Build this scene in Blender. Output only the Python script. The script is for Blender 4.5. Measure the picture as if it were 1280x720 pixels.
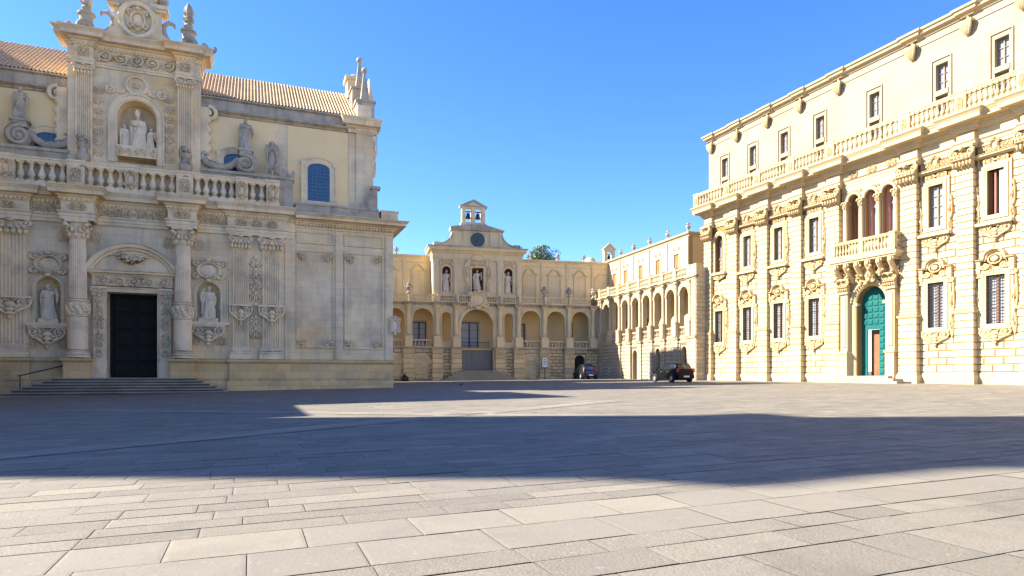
import bpy, bmesh, math, random
from math import sin, cos, pi, radians, sqrt, atan2
from mathutils import Vector, Matrix
from mathutils.geometry import tessellate_polygon

for o in list(bpy.data.objects):
    bpy.data.objects.remove(o, do_unlink=True)
scene = bpy.context.scene
COL = scene.collection

# ------------------------------------------------------------------ camera
FPX, HV, CZ = 820.0, 469.0, 1.1
cam_d = bpy.data.cameras.new('camera')
cam = bpy.data.objects.new('camera', cam_d)
COL.objects.link(cam)
cam.location = (0, 0, CZ)
cam.rotation_euler = (radians(90), 0, 0)
cam_d.sensor_width = 36.0
cam_d.lens = FPX / 1280 * 36.0
cam_d.shift_y = (HV - 360) / 1280
cam_d.clip_start, cam_d.clip_end = 0.1, 5000
scene.camera = cam

# ------------------------------------------------------------------ light
SUN_EL = radians(36.5)
LX, LY = 1.0, -0.08                      # horizontal travel of the sunlight
ln = sqrt(LX * LX + LY * LY)
Lv = Vector((LX / ln * cos(SUN_EL), LY / ln * cos(SUN_EL), -sin(SUN_EL)))
sun_d = bpy.data.lights.new('sun', 'SUN')
sun_d.energy, sun_d.angle, sun_d.color = 4.3, radians(0.6), (1.0, 0.925, 0.80)
sun = bpy.data.objects.new('sun', sun_d)
COL.objects.link(sun)
sun.rotation_euler = Lv.to_track_quat('-Z', 'Y').to_euler()
sun.location = (-60, 10, 60)
world = bpy.data.worlds.new('World')
scene.world = world
world.use_nodes = True
wn = world.node_tree
bg = wn.nodes['Background']
sky = wn.nodes.new('ShaderNodeTexSky')
sky.sky_type = 'NISHITA'
sky.sun_disc = False
sky.sun_elevation = SUN_EL
sky.sun_rotation = atan2(-LX, -LY)       # compass bearing of the sun
sky.altitude = 1500
sky.air_density, sky.dust_density, sky.ozone_density = 1.0, 0.3, 4.0
hsv = wn.nodes.new('ShaderNodeHueSaturation')
hsv.inputs['Hue'].default_value = 0.512
hsv.inputs['Saturation'].default_value = 1.22
wn.links.new(sky.outputs[0], hsv.inputs['Color'])
wn.links.new(hsv.outputs[0], bg.inputs[0])
bg.inputs[1].default_value = 0.09
scene.view_settings.view_transform = 'Standard'
scene.view_settings.look = 'None'
scene.view_settings.exposure = 2.08
scene.view_settings.gamma = 1
scene.cycles.max_bounces = 8
scene.cycles.diffuse_bounces = 6

# ------------------------------------------------------------------ object helpers
def tag(o, label=None, cat=None, group=None, kind=None):
    if label: o['label'] = label
    if cat: o['category'] = cat
    if group: o['group'] = group
    if kind: o['kind'] = kind
    return o

def empty(name, label=None, cat=None, loc=(0, 0, 0), rz=0.0, group=None):
    o = bpy.data.objects.new(name, None)
    COL.objects.link(o)
    o.location = loc
    o.rotation_euler = (0, 0, rz)
    o.empty_display_size = 0.5
    return tag(o, label, cat, group)

def link(name, me, parent=None, loc=None, rot=None, scale=None):
    o = bpy.data.objects.new(name, me)
    COL.objects.link(o)
    if parent is not None: o.parent = parent
    if loc is not None: o.location = loc
    if rot is not None: o.rotation_euler = rot
    if scale is not None: o.scale = scale
    return o

class MB:
    """collects geometry; local x along a facade, y into the building, z up"""
    def __init__(s):
        s.v, s.f = [], []
    def add(s, vs, fs):
        n = len(s.v)
        s.v.extend([tuple(v) for v in vs])
        s.f.extend([tuple(i + n for i in f) for f in fs])
    def box(s, x0, x1, y0, y1, z0, z1):
        s.add([(x0, y0, z0), (x1, y0, z0), (x1, y1, z0), (x0, y1, z0), (x0, y0, z1), (x1, y0, z1), (x1, y1, z1), (x0, y1, z1)],
              [(0, 1, 5, 4), (1, 2, 6, 5), (2, 3, 7, 6), (3, 0, 4, 7), (4, 5, 6, 7), (3, 2, 1, 0)])
    def block(s, x0, x1, z0, z1, y, p, c):
        """a cut stone standing p proud of the wall face y, edges chamfered by c"""
        s.add([(x0, y, z0), (x1, y, z0), (x1, y, z1), (x0, y, z1),
               (x0 + c, y - p, z0 + c), (x1 - c, y - p, z0 + c), (x1 - c, y - p, z1 - c), (x0 + c, y - p, z1 - c)],
              [(4, 5, 6, 7), (0, 1, 5, 4), (1, 2, 6, 5), (2, 3, 7, 6), (3, 0, 4, 7)])
    def prism_xy(s, poly, z0, z1):
        n = len(poly)
        vs = [(x, y, z0) for x, y in poly] + [(x, y, z1) for x, y in poly]
        fs = [(i, (i + 1) % n, n + (i + 1) % n, n + i) for i in range(n)]
        fs += [tuple(range(n, 2 * n)), tuple(range(n - 1, -1, -1))]
        s.add(vs, fs)
    def prism_xz(s, poly, y0, y1):
        n = len(poly)
        vs = [(x, y0, z) for x, z in poly] + [(x, y1, z) for x, z in poly]
        fs = [(i, (i + 1) % n, n + (i + 1) % n, n + i) for i in range(n)]
        s.add(vs, fs)
        tri = tessellate_polygon([[Vector((x, z, 0)) for x, z in poly]])
        s.add(vs, [tuple(t) for t in tri] + [tuple(n + i for i in t) for t in tri])
    def slab(s, outer, holes, y0, y1, back=False):
        loops = [outer] + list(holes)
        flat = [p for l in loops for p in l]
        tri = tessellate_polygon([[Vector((x, z, 0)) for x, z in l] for l in loops])
        s.add([(x, y0, z) for x, z in flat], [tuple(t) for t in tri])
        if back: s.add([(x, y1, z) for x, z in flat], [tuple(t) for t in tri])
        for l in loops:
            n = len(l)
            s.add([(x, y0, z) for x, z in l] + [(x, y1, z) for x, z in l],
                  [(i, (i + 1) % n, n + (i + 1) % n, n + i) for i in range(n)])
    def lathe(s, prof, c=(0, 0, 0), n=16, sx=1, sy=1, flutes=None, cap=True):
        vs, fs = [], []
        for k, (r, z) in enumerate(prof):
            for i in range(n):
                a = 2 * pi * i / n
                rr = r
                if flutes and flutes[0] <= k <= flutes[1]:
                    rr = r * (1 - flutes[2] * (i % 2))
                vs.append((c[0] + rr * cos(a) * sx, c[1] + rr * sin(a) * sy, c[2] + z))
        for k in range(len(prof) - 1):
            for i in range(n):
                j = (i + 1) % n
                fs.append((k * n + i, k * n + j, (k + 1) * n + j, (k + 1) * n + i))
        if cap:
            fs.append(tuple(range(n - 1, -1, -1)))
            fs.append(tuple((len(prof) - 1) * n + i for i in range(n)))
        s.add(vs, fs)
    def sweep_plan(s, path, prof, cap=True):
        """moulding along a plan path (x,y); profile (out, z); outward is -y for a path running +x"""
        m, q = len(path), len(prof)
        off = []
        for i in range(m):
            ns = []
            for a, b in ((i - 1, i), (i, i + 1)):
                if a < 0 or b >= m: continue
                dx, dy = path[b][0] - path[a][0], path[b][1] - path[a][1]
                l = math.hypot(dx, dy) or 1
                ns.append((dy / l, -dx / l))
            if len(ns) == 1: off.append(ns[0])
            else:
                d = 1 + ns[0][0] * ns[1][0] + ns[0][1] * ns[1][1]
                d = max(d, 0.3)
                off.append(((ns[0][0] + ns[1][0]) / d, (ns[0][1] + ns[1][1]) / d))
        vs = [(path[i][0] + off[i][0] * o, path[i][1] + off[i][1] * o, z) for i in range(m) for o, z in prof]
        fs = [(i * q + j, (i + 1) * q + j, (i + 1) * q + j + 1, i * q + j + 1) for i in range(m - 1) for j in range(q - 1)]
        if cap:
            fs.append(tuple(range(q)))
            fs.append(tuple((m - 1) * q + j for j in range(q - 1, -1, -1)))
        s.add(vs, fs)
    def sweep_elev(s, path, prof, closed=False):
        """moulding round an opening; path (x,z) clockwise; profile (out, y)"""
        m, q = len(path), len(prof)
        vs = []
        for i in range(m):
            ns = []
            for a, b in ((i - 1, i), (i, i + 1)):
                if not closed and (a < 0 or b >= m): continue
                p0, p1 = path[a % m], path[b % m]
                dx, dz = p1[0] - p0[0], p1[1] - p0[1]
                l = math.hypot(dx, dz)
                if l < 1e-9: continue
                ns.append((-dz / l, dx / l))
            if len(ns) == 1: o2 = ns[0]
            else:
                d = max(1 + ns[0][0] * ns[1][0] + ns[0][1] * ns[1][1], 0.3)
                o2 = ((ns[0][0] + ns[1][0]) / d, (ns[0][1] + ns[1][1]) / d)
            for o, y in prof:
                vs.append((path[i][0] + o2[0] * o, y, path[i][1] + o2[1] * o))
        fs = []
        for i in range(m if closed else m - 1):
            k = (i + 1) % m
            for j in range(q - 1):
                fs.append((i * q + j, k * q + j, k * q + j + 1, i * q + j + 1))
        if not closed:
            fs.append(tuple(range(q)))
            fs.append(tuple((m - 1) * q + j for j in range(q - 1, -1, -1)))
        s.add(vs, fs)
    def tube(s, pts, rad, n=6, cap=True):
        pts = [Vector(p) for p in pts]
        m = len(pts)
        if not isinstance(rad, (list, tuple)): rad = [rad] * m
        vs, fs = [], []
        up = None
        for i, p in enumerate(pts):
            t = (pts[min(i + 1, m - 1)] - pts[max(i - 1, 0)])
            if t.length < 1e-9: t = Vector((0, 0, 1))
            t.normalize()
            if up is None:
                up = t.orthogonal().normalized()
            else:
                up = (up - t * up.dot(t))
                up = up.normalized() if up.length > 1e-6 else t.orthogonal().normalized()
            b = t.cross(up)
            for k in range(n):
                a = 2 * pi * k / n
                vs.append(p + (up * cos(a) + b * sin(a)) * rad[i])
        for i in range(m - 1):
            for k in range(n):
                j = (k + 1) % n
                fs.append((i * n + k, i * n + j, (i + 1) * n + j, (i + 1) * n + k))
        if cap:
            fs.append(tuple(range(n - 1, -1, -1)))
            fs.append(tuple((m - 1) * n + k for k in range(n)))
        s.add(vs, fs)
    def blob(s, c, r, ang=0.0, n=8, rings=5):
        """ellipsoid turned by ang in the facade plane"""
        vs, fs = [], []
        ca, sa = cos(ang), sin(ang)
        for k in range(rings + 1):
            ph = pi * k / rings
            for i in range(n):
                th = 2 * pi * i / n
                x, y, z = r[0] * sin(ph) * cos(th), r[1] * sin(ph) * sin(th), r[2] * cos(ph)
                vs.append((c[0] + x * ca - z * sa, c[1] + y, c[2] + x * sa + z * ca))
        for k in range(rings):
            for i in range(n):
                j = (i + 1) % n
                if k == 0: fs.append((0, (k + 1) * n + j, (k + 1) * n + i))
                elif k == rings - 1: fs.append((k * n + i, k * n + j, (k + 1) * n))
                else: fs.append((k * n + i, k * n + j, (k + 1) * n + j, (k + 1) * n + i))
        s.add(vs, fs)
    def spiral(s, cx, cz, R, r, turns=1.6, dirn=1, a0=0.0, y=0.0, bulge=0.0, tail=None):
        """carved volute in the facade plane, thinning to its eye"""
        pts, rd = [], []
        n = int(12 * turns)
        if tail:
            pts.append((tail[0], y, tail[1])); rd.append(r * 1.1)
        for i in range(n + 1):
            t = i / n
            rr = R * (1 - t) ** 0.9 + R * 0.12
            a = a0 + dirn * 2 * pi * turns * t
            pts.append((cx + rr * cos(a), y - bulge * t, cz + rr * sin(a)))
            rd.append(r * (1 - 0.55 * t))
        s.tube(pts, rd, 6)
        s.blob((cx, y - bulge, cz), (R * .28, R * .28, R * .28))
    def mirror_x(s, cx, start):
        """mirror everything added since vertex/face counts in start about x = cx"""
        nv, nf = start
        n = len(s.v)
        vs = s.v[nv:]
        s.v.extend([(2 * cx - x, y, z) for x, y, z in vs])
        s.f.extend([tuple(reversed([i - nv + n for i in f])) for f in s.f[nf:]])
    def mark(s):
        return (len(s.v), len(s.f))
    def mesh(s, name, mat, smooth=35):
        me = bpy.data.meshes.new(name)
        me.from_pydata(s.v, [], s.f)
        me.validate()
        bm = bmesh.new()
        bm.from_mesh(me)
        bmesh.ops.recalc_face_normals(bm, faces=bm.faces[:])
        bm.to_mesh(me)
        bm.free()
        if smooth:
            me.polygons.foreach_set('use_smooth', [True] * len(me.polygons))
            me.set_sharp_from_angle(angle=radians(smooth))
        me.materials.append(mat)
        return me
    def build(s, name, mat, parent=None, smooth=35, loc=None, rot=None):
        return link(name, s.mesh(name, mat, smooth), parent, loc, rot)

class Frame:
    """a facade plane: origin, direction to the right; px() reads where a line of sight meets it"""
    def __init__(s, ox, oy, dx, dy):
        l = math.hypot(dx, dy)
        s.o = (ox, oy)
        s.r = (dx / l, dy / l)
        s.i = (-dy / l, dx / l)
        s.rz = atan2(dy, dx)
    def px(s, u, v=None, d=0.0):
        k = (u - 640) / FPX
        # (k*Y, Y) = o + a*r + d*i
        px_, py_ = s.o[0] + d * s.i[0], s.o[1] + d * s.i[1]
        # k*(py+a*ry) = px + a*rx
        a = (px_ - k * py_) / (k * s.r[1] - s.r[0])
        Y = py_ + a * s.r[1]
        if v is None: return a
        return a, CZ + (HV - v) / FPX * Y
    def z(s, u, v, d=0.0):
        return s.px(u, v, d)[1]
    def w(s, a, d, z):
        return (s.o[0] + a * s.r[0] + d * s.i[0], s.o[1] + a * s.r[1] + d * s.i[1], z)

def ground_z(x, y):
    return 0.011 * max(-110, min(110, x)) + 0.008 * max(-20, min(130, y))

def arch_pts(x0, x1, z0, z1, n=12, rise=None):
    """opening outline, clockwise from lower left: up, over the arch, down"""
    r = (x1 - x0) / 2
    if rise is None: rise = r
    cx = (x0 + x1) / 2
    zs = z1 - rise
    pts = [(x0, z0)]
    for i in range(n + 1):
        a = pi - pi * i / n
        pts.append((cx + r * cos(a), zs + rise * sin(a)))
    pts.append((x1, z0))
    return pts

def rect_pts(x0, x1, z0, z1):
    return [(x0, z0), (x0, z1), (x1, z1), (x1, z0)]

def breaks_path(x0, x1, y, brks):
    """plan path along y with (a, b, proj) steps forward"""
    pts = [(x0, y)]
    for a, b, p in sorted(brks):
        a2, b2 = max(a, x0), min(b, x1)
        if a2 <= x0 + 1e-6: pts = [(x0, y - p)]
        else: pts += [(a2, y), (a2, y - p)]
        pts += [(b2, y - p)] + ([(b2, y)] if b2 < x1 - 1e-6 else [])
    if pts[-1][0] < x1 - 1e-6: pts.append((x1, y))
    return pts

def cornice_prof(z0, z1, o0, o1):
    """bed moulds, corona and cyma from (o0,z0) to (o1,z1)"""
    h, d = z1 - z0, o1 - o0
    P = [(0, 0), (.10, 0), (.12, .12), (.2, .16), (.22, .3), (.34, .36), (.36, .44), (.80, .47), (.80, .7), (.84, .74), (.9, .86), (1.0, .94), (1.0, 1.0), (-o0 / d if d else 0, 1.06)]
    return [(o0 + a * d, z0 + b * h) for a, b in P]

# ------------------------------------------------------------------ materials
def mat_new(name):
    m = bpy.data.materials.new(name)
    m.use_nodes = True
    nt = m.node_tree
    b = nt.nodes['Principled BSDF']
    return m, nt, b

def simple(name, col, rough=0.6, metal=0.0, spec=0.5, coat=0.0):
    m, nt, b = mat_new(name)
    b.inputs['Base Color'].default_value = (*col, 1)
    b.inputs['Roughness'].default_value = rough
    b.inputs['Metallic'].default_value = metal
    b.inputs['Specular IOR Level'].default_value = spec
    b.inputs['Coat Weight'].default_value = coat
    return m

def stone(name, c1, c2, stain=(.12, .11, .1), stain_amt=.3, stain_scale=.55, brick=None, bcol=.12, joint=.55,
          lichen=0.0, island=0.0, bump=.35, fine=14.0, rough=.92, patch=None, streak=0.0):
    m, nt, b = mat_new(name)
    N, L = nt.nodes, nt.links
    def nd(t, **k):
        x = N.new(t)
        for a, v in k.items(): setattr(x, a, v)
        return x
    def mix(fac, a, bb, mode='MIX'):
        x = nd('ShaderNodeMix', data_type='RGBA', blend_type=mode)
        for sock, val in ((x.inputs[0], fac), (x.inputs[6], a), (x.inputs[7], bb)):
            if hasattr(val, 'links'): L.new(val, sock)
            elif isinstance(val, tuple): sock.default_value = (*val, 1)
            else: sock.default_value = val
        return x.outputs[2]
    def ramp(src, a, bb):
        x = nd('ShaderNodeMapRange')
        L.new(src, x.inputs[0]); x.inputs[1].default_value = a; x.inputs[2].default_value = bb
        return x.outputs[0]
    def mul(a, bb):
        x = nd('ShaderNodeMath', operation='MULTIPLY')
        for sock, val in ((x.inputs[0], a), (x.inputs[1], bb)):
            if hasattr(val, 'links'): L.new(val, sock)
            else: sock.default_value = val
        return x.outputs[0]
    geo = nd('ShaderNodeNewGeometry')
    pos = geo.outputs['Position']
    def noise(scale, det=5, rough_=.6, vec=None):
        x = nd('ShaderNodeTexNoise')
        L.new(vec or pos, x.inputs['Vector'])
        x.inputs['Scale'].default_value = scale; x.inputs['Detail'].default_value = det; x.inputs['Roughness'].default_value = rough_
        return x.outputs['Fac']
    col = mix(ramp(noise(.45), .35, .65), c1, c2)
    if patch:
        col = mix(mul(ramp(noise(.22, 4), .5, .66), .75), col, patch)
    hgt = None
    if brick:
        tc = nd('ShaderNodeTexCoord')
        sp = nd('ShaderNodeSeparateXYZ'); L.new(tc.outputs['Object'], sp.inputs[0])
        ad = nd('ShaderNodeMath', operation='ADD'); L.new(sp.outputs[0], ad.inputs[0]); L.new(sp.outputs[1], ad.inputs[1])
        cb = nd('ShaderNodeCombineXYZ'); L.new(ad.outputs[0], cb.inputs[0]); L.new(sp.outputs[2], cb.inputs[1])
        bt = nd('ShaderNodeTexBrick'); L.new(cb.outputs[0], bt.inputs['Vector'])
        bt.inputs['Scale'].default_value = 1.0
        bt.inputs['Brick Width'].default_value, bt.inputs['Row Height'].default_value = brick
        bt.inputs['Mortar Size'].default_value = .012
        bt.inputs['Mortar Smooth'].default_value = .3
        bt.inputs['Color1'].default_value = (1 + bcol, 1 + bcol, 1 + bcol, 1)
        bt.inputs['Color2'].default_value = (1 - bcol, 1 - bcol, 1 - bcol * 1.15, 1)
        bt.inputs['Mortar'].default_value = (joint, joint, joint * .93, 1)
        col = mix(1.0, col, bt.outputs['Color'], 'MULTIPLY')
        hgt = bt.outputs['Fac']
    if island:
        isl = geo.outputs['Random Per Island']
        x = nd('ShaderNodeMapRange'); L.new(isl, x.inputs[0]); x.inputs[3].default_value = 1 - island; x.inputs[4].default_value = 1 + island
        cb2 = nd('ShaderNodeCombineColor')
        for i in range(3): L.new(x.outputs[0], cb2.inputs[i])
        col = mix(1.0, col, cb2.outputs[0], 'MULTIPLY')
    if stain_amt:
        col = mix(mul(ramp(noise(stain_scale, 7, .68), .48, .72), stain_amt), col, stain)
    if streak:
        mp = nd('ShaderNodeMapping'); L.new(pos, mp.inputs[0]); mp.inputs['Scale'].default_value = (1, 1, .09)
        col = mix(mul(ramp(noise(2.4, 5, .6, mp.outputs[0]), .5, .74), streak), col, stain)
    if lichen:
        sn = nd('ShaderNodeSeparateXYZ'); L.new(geo.outputs['True Normal'], sn.inputs[0])
        f = mul(ramp(sn.outputs[2], .35, .75), ramp(noise(1.6, 5), .3, .6))
        col = mix(mul(f, lichen), col, (.075, .07, .062))
    L.new(col, b.inputs['Base Color'])
    b.inputs['Roughness'].default_value = rough
    b.inputs['Specular IOR Level'].default_value = .25
    bp = nd('ShaderNodeBump')
    bp.inputs['Strength'].default_value = bump
    bp.inputs['Distance'].default_value = .03
    h = noise(fine, 4, .6)
    if hgt is not None:
        sb = nd('ShaderNodeMath', operation='SUBTRACT'); L.new(mul(h, .5), sb.inputs[0]); L.new(hgt, sb.inputs[1])
        h = sb.outputs[0]
    L.new(h, bp.inputs['Height'])
    L.new(bp.outputs[0], b.inputs['Normal'])
    return m

M = {}
M['duomo'] = stone('weathered_limestone', (.84, .66, .42), (.70, .56, .385), (.26, .215, .165), .5, .5, (.95, .42), .05, .84, lichen=.8, streak=.3, patch=(.82, .54, .24))
M['carve'] = stone('carved_limestone', (.87, .69, .445), (.75, .60, .40), (.24, .2, .15), .45, .9, lichen=.75, streak=.25, fine=9, bump=.5)
M['plinth'] = stone('stained_plinth_stone', (.72, .49, .22), (.60, .44, .25), (.24, .2, .155), .5, .8, (1.1, .45), .1, .7, lichen=.5, patch=(.58, .39, .17))
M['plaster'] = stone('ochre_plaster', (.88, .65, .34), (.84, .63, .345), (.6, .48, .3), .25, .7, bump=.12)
M['grime'] = stone('grey_crusted_stone', (.54, .46, .35), (.38, .33, .26), (.11, .095, .075), .6, 1.2, lichen=.9, streak=.5)
M['episc'] = stone('bishop_palace_stone', (.78, .63, .37), (.70, .565, .34), (.28, .23, .155), .3, .6, lichen=.85, streak=.25)
M['episc_wall'] = stone('bishop_palace_plaster', (.84, .66, .35), (.79, .625, .34), (.45, .37, .25), .3, .5, lichen=.7, streak=.2, bump=.15)
M['episc_base'] = stone('bishop_palace_rustication', (.68, .51, .26), (.56, .45, .27), (.24, .19, .13), .4, .7, lichen=.5, island=.16)
M['wing'] = stone('arcade_stone', (.52, .41, .25), (.46, .36, .22), (.22, .19, .15), .3, .6, lichen=.7, streak=.2)
M['wing_base'] = stone('arcade_rustication', (.50, .40, .25), (.42, .34, .225), (.2, .16, .12), .4, .7, lichen=.4, island=.14)
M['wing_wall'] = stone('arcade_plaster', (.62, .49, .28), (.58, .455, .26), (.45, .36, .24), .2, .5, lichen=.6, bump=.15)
M['sem'] = stone('golden_limestone', (.555, .43, .245), (.515, .39, .215), (.34, .25, .13), .25, .6, lichen=.6, streak=.15)
M['sem_block'] = stone('golden_rusticated_blocks', (.56, .44, .255), (.52, .40, .228), (.36, .265, .145), .3, .5, island=.10, streak=.12)
M['sem_joint'] = stone('golden_joint_backing', (.31, .18, .055), (.28, .16, .05), stain_amt=0)
M['sem_carve'] = stone('golden_carved_limestone', (.53, .40, .215), (.49, .36, .185), (.33, .23, .11), .3, .9, lichen=.4, bump=.5, fine=9)
M['attic'] = stone('pale_attic_ashlar', (.395, .32, .215), (.36, .285, .18), (.28, .215, .13), .45, .4, (1.2, .42), .035, .88, lichen=.5)
M['tile'] = stone('terracotta_tile', (.62, .45, .27), (.54, .37, .21), (.34, .26, .18), .4, 1.5)
M['statue'] = stone('statue_marble', (.82, .68, .49), (.72, .60, .43), (.3, .26, .21), .3, 1.4, lichen=.5, streak=.2, bump=.2)
M['statue_dark'] = stone('weathered_statue_stone', (.52, .45, .35), (.38, .33, .26), (.11, .095, .075), .55, 1.6, lichen=.9, streak=.4, bump=.3)
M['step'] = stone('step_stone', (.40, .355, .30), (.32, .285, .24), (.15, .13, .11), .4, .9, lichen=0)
M['riser'] = stone('dark_riser_stone', (.15, .125, .10), (.115, .1, .082), (.03, .027, .025), .5, 1.2)  # risers coloured darker than the treads
M['step_pale'] = stone('pale_step_stone', (.36, .31, .225), (.31, .265, .195), (.18, .15, .11), .3, .9)
M['iron'] = simple('black_iron', (.02, .02, .022), .5, .4)
M['joint'] = stone('dark_joint_backing', (.2, .15, .09), (.16, .125, .08), stain_amt=0)
M['glass'] = simple('window_glass', (.22, .245, .26), .2, 0, .7)
M['glass_blue'] = simple('blue_glass', (.045, .11, .22), .25, 0, .6)
M['dark'] = simple('dark_interior', (.012, .011, .011), .9)
M['wood'] = stone('brown_wood', (.22, .115, .055), (.17, .085, .04), (.07, .04, .02), .3, 2, rough=.6, bump=.1)
M['wood_grey'] = stone('weathered_sash_wood', (.30, .22, .15), (.24, .18, .125), (.12, .09, .06), .3, 2, rough=.6, bump=.1)
M['wood_red'] = stone('red_brown_wood', (.26, .12, .075), (.2, .09, .055), (.07, .03, .02), .3, 2, rough=.6, bump=.1)
M['shutter'] = stone('ochre_shutter', (.40, .22, .08), (.34, .18, .07), (.15, .08, .03), .3, 2, rough=.6, bump=.1)
M['teal'] = stone('teal_painted_wood', (.006, .115, .105), (.005, .095, .09), (.02, .08, .08), .4, 1.5, rough=.45, bump=.1)
M['pink'] = stone('pink_stone', (.55, .3, .24), (.48, .26, .2), stain_amt=.1)
M['blinds'] = simple('pale_blind', (.40, .42, .43), .4)
M['niche_red'] = stone('red_brown_niche', (.17, .07, .035), (.12, .05, .03), (.04, .02, .015), .4, 1)
M['bronze'] = stone('dark_bronze', (.03, .045, .05), (.025, .035, .035), stain_amt=.2, rough=.5)
M['clock'] = stone('slate_clock_face', (.075, .105, .115), (.06, .09, .10), (.12, .15, .15), .3, 2, rough=.5, bump=.05)
M['gate'] = stone('grey_painted_gate', (.21, .20, .185), (.18, .17, .155), (.12, .11, .1), .3, 1, rough=.55, bump=.05)
# ------------------------------------------------------------------ ground and paving
CENT = (0.929, 0.370)
NRM = (-0.370, 0.929)

def build_ground():
    xs = [-1500, -400, -110, -60, -30, 0, 30, 60, 110, 400, 1500]
    ys = [-300, -60, -20, 0, 20, 40, 60, 80, 130, 400, 1800]
    vs = [(x, y, ground_z(x, y)) for y in ys for x in xs]
    n = len(xs)
    fs = [(j * n + i, j * n + i + 1, (j + 1) * n + i + 1, (j + 1) * n + i) for j in range(len(ys) - 1) for i in range(n - 1)]
    mb = MB(); mb.add(vs, fs)
    g = stone('mortar_bed', (.145, .125, .10), (.12, .105, .085), (.08, .07, .06), .5, 1.0)
    tag(mb.build('ground', g, None, 0), kind='structure')

def en(e, n, h):
    x, y = e * CENT[0] + n * NRM[0], e * CENT[1] + n * NRM[1]
    return (x, y, ground_z(x, y) + h)

def pave_material(name, c1, c2, island, tool, stain_amt):
    m, nt, b = mat_new(name)
    N, L = nt.nodes, nt.links
    geo = N.new('ShaderNodeNewGeometry')
    cr = N.new('ShaderNodeValToRGB')
    els = cr.color_ramp.elements
    lo, hi = 1 - island, 1 + island
    els[0].position, els[0].color = 0, (c1[0] * lo, c1[1] * lo, c1[2] * lo, 1)
    els[1].position, els[1].color = 1, (c2[0] * hi, c2[1] * hi, c2[2] * hi * .97, 1)
    e = els.new(.82); e.color = ((c1[0] + c2[0]) / 2, (c1[1] + c2[1]) / 2, (c1[2] + c2[2]) / 2, 1)
    L.new(geo.outputs['Random Per Island'], cr.inputs[0])
    def noise(sc, det=6, r=.65, vec=None):
        x = N.new('ShaderNodeTexNoise'); x.inputs['Scale'].default_value = sc; x.inputs['Detail'].default_value = det
        x.inputs['Roughness'].default_value = r; L.new(vec or geo.outputs['Position'], x.inputs['Vector']); return x.outputs['Fac']
    def rng(s, a, bb, c=0, d=1):
        x = N.new('ShaderNodeMapRange'); L.new(s, x.inputs[0])
        for i, v in enumerate((a, bb, c, d)): x.inputs[i + 1].default_value = v
        return x.outputs[0]
    def mix(f, a, bb, mode='MIX'):
        x = N.new('ShaderNodeMix'); x.data_type = 'RGBA'; x.blend_type = mode
        for s, v in ((x.inputs[0], f), (x.inputs[6], a), (x.inputs[7], bb)):
            if hasattr(v, 'links'): L.new(v, s)
            elif isinstance(v, tuple): s.default_value = (*v, 1)
            else: s.default_value = v
        return x.outputs[2]
    col = cr.outputs[0]
    col = mix(rng(noise(.35), .4, .7, 0, .3), col, (.16, .14, .11))
    col = mix(rng(noise(.9, 8, .72), .52, .68, 0, stain_amt * 1.3), col, (.11, .098, .082))
    col = mix(rng(noise(2.2, 7), .5, .75, 0, stain_amt), col, (.10, .09, .078))
    col = mix(rng(noise(38, 3, .7), .56, .74, 0, stain_amt * 1.1), col, (.075, .068, .06))
    col = mix(rng(noise(16, 4, .7), .6, .72, 0, .35), col, (.36, .33, .28))
    L.new(col, b.inputs['Base Color'])
    b.inputs['Specular IOR Level'].default_value = .3
    rr = rng(noise(3), .3, .7, .62, .85); L.new(rr, b.inputs['Roughness'])
    bp = N.new('ShaderNodeBump'); bp.inputs['Strength'].default_value = tool; bp.inputs['Distance'].default_value = .02
    mp = N.new('ShaderNodeMapping'); mp.inputs['Rotation'].default_value = (0, 0, -radians(21.7)); mp.inputs['Scale'].default_value = (6, 26, 6)
    L.new(geo.outputs['Position'], mp.inputs[0])
    n1 = noise(1.6, 3, .6, mp.outputs[0])
    n2 = noise(45, 3, .7)
    ad = N.new('ShaderNodeMath'); ad.operation = 'ADD'; L.new(n1, ad.inputs[0]); L.new(n2, ad.inputs[1])
    L.new(ad.outputs[0], bp.inputs['Height']); L.new(bp.outputs[0], b.inputs['Normal'])
    return m

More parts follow.
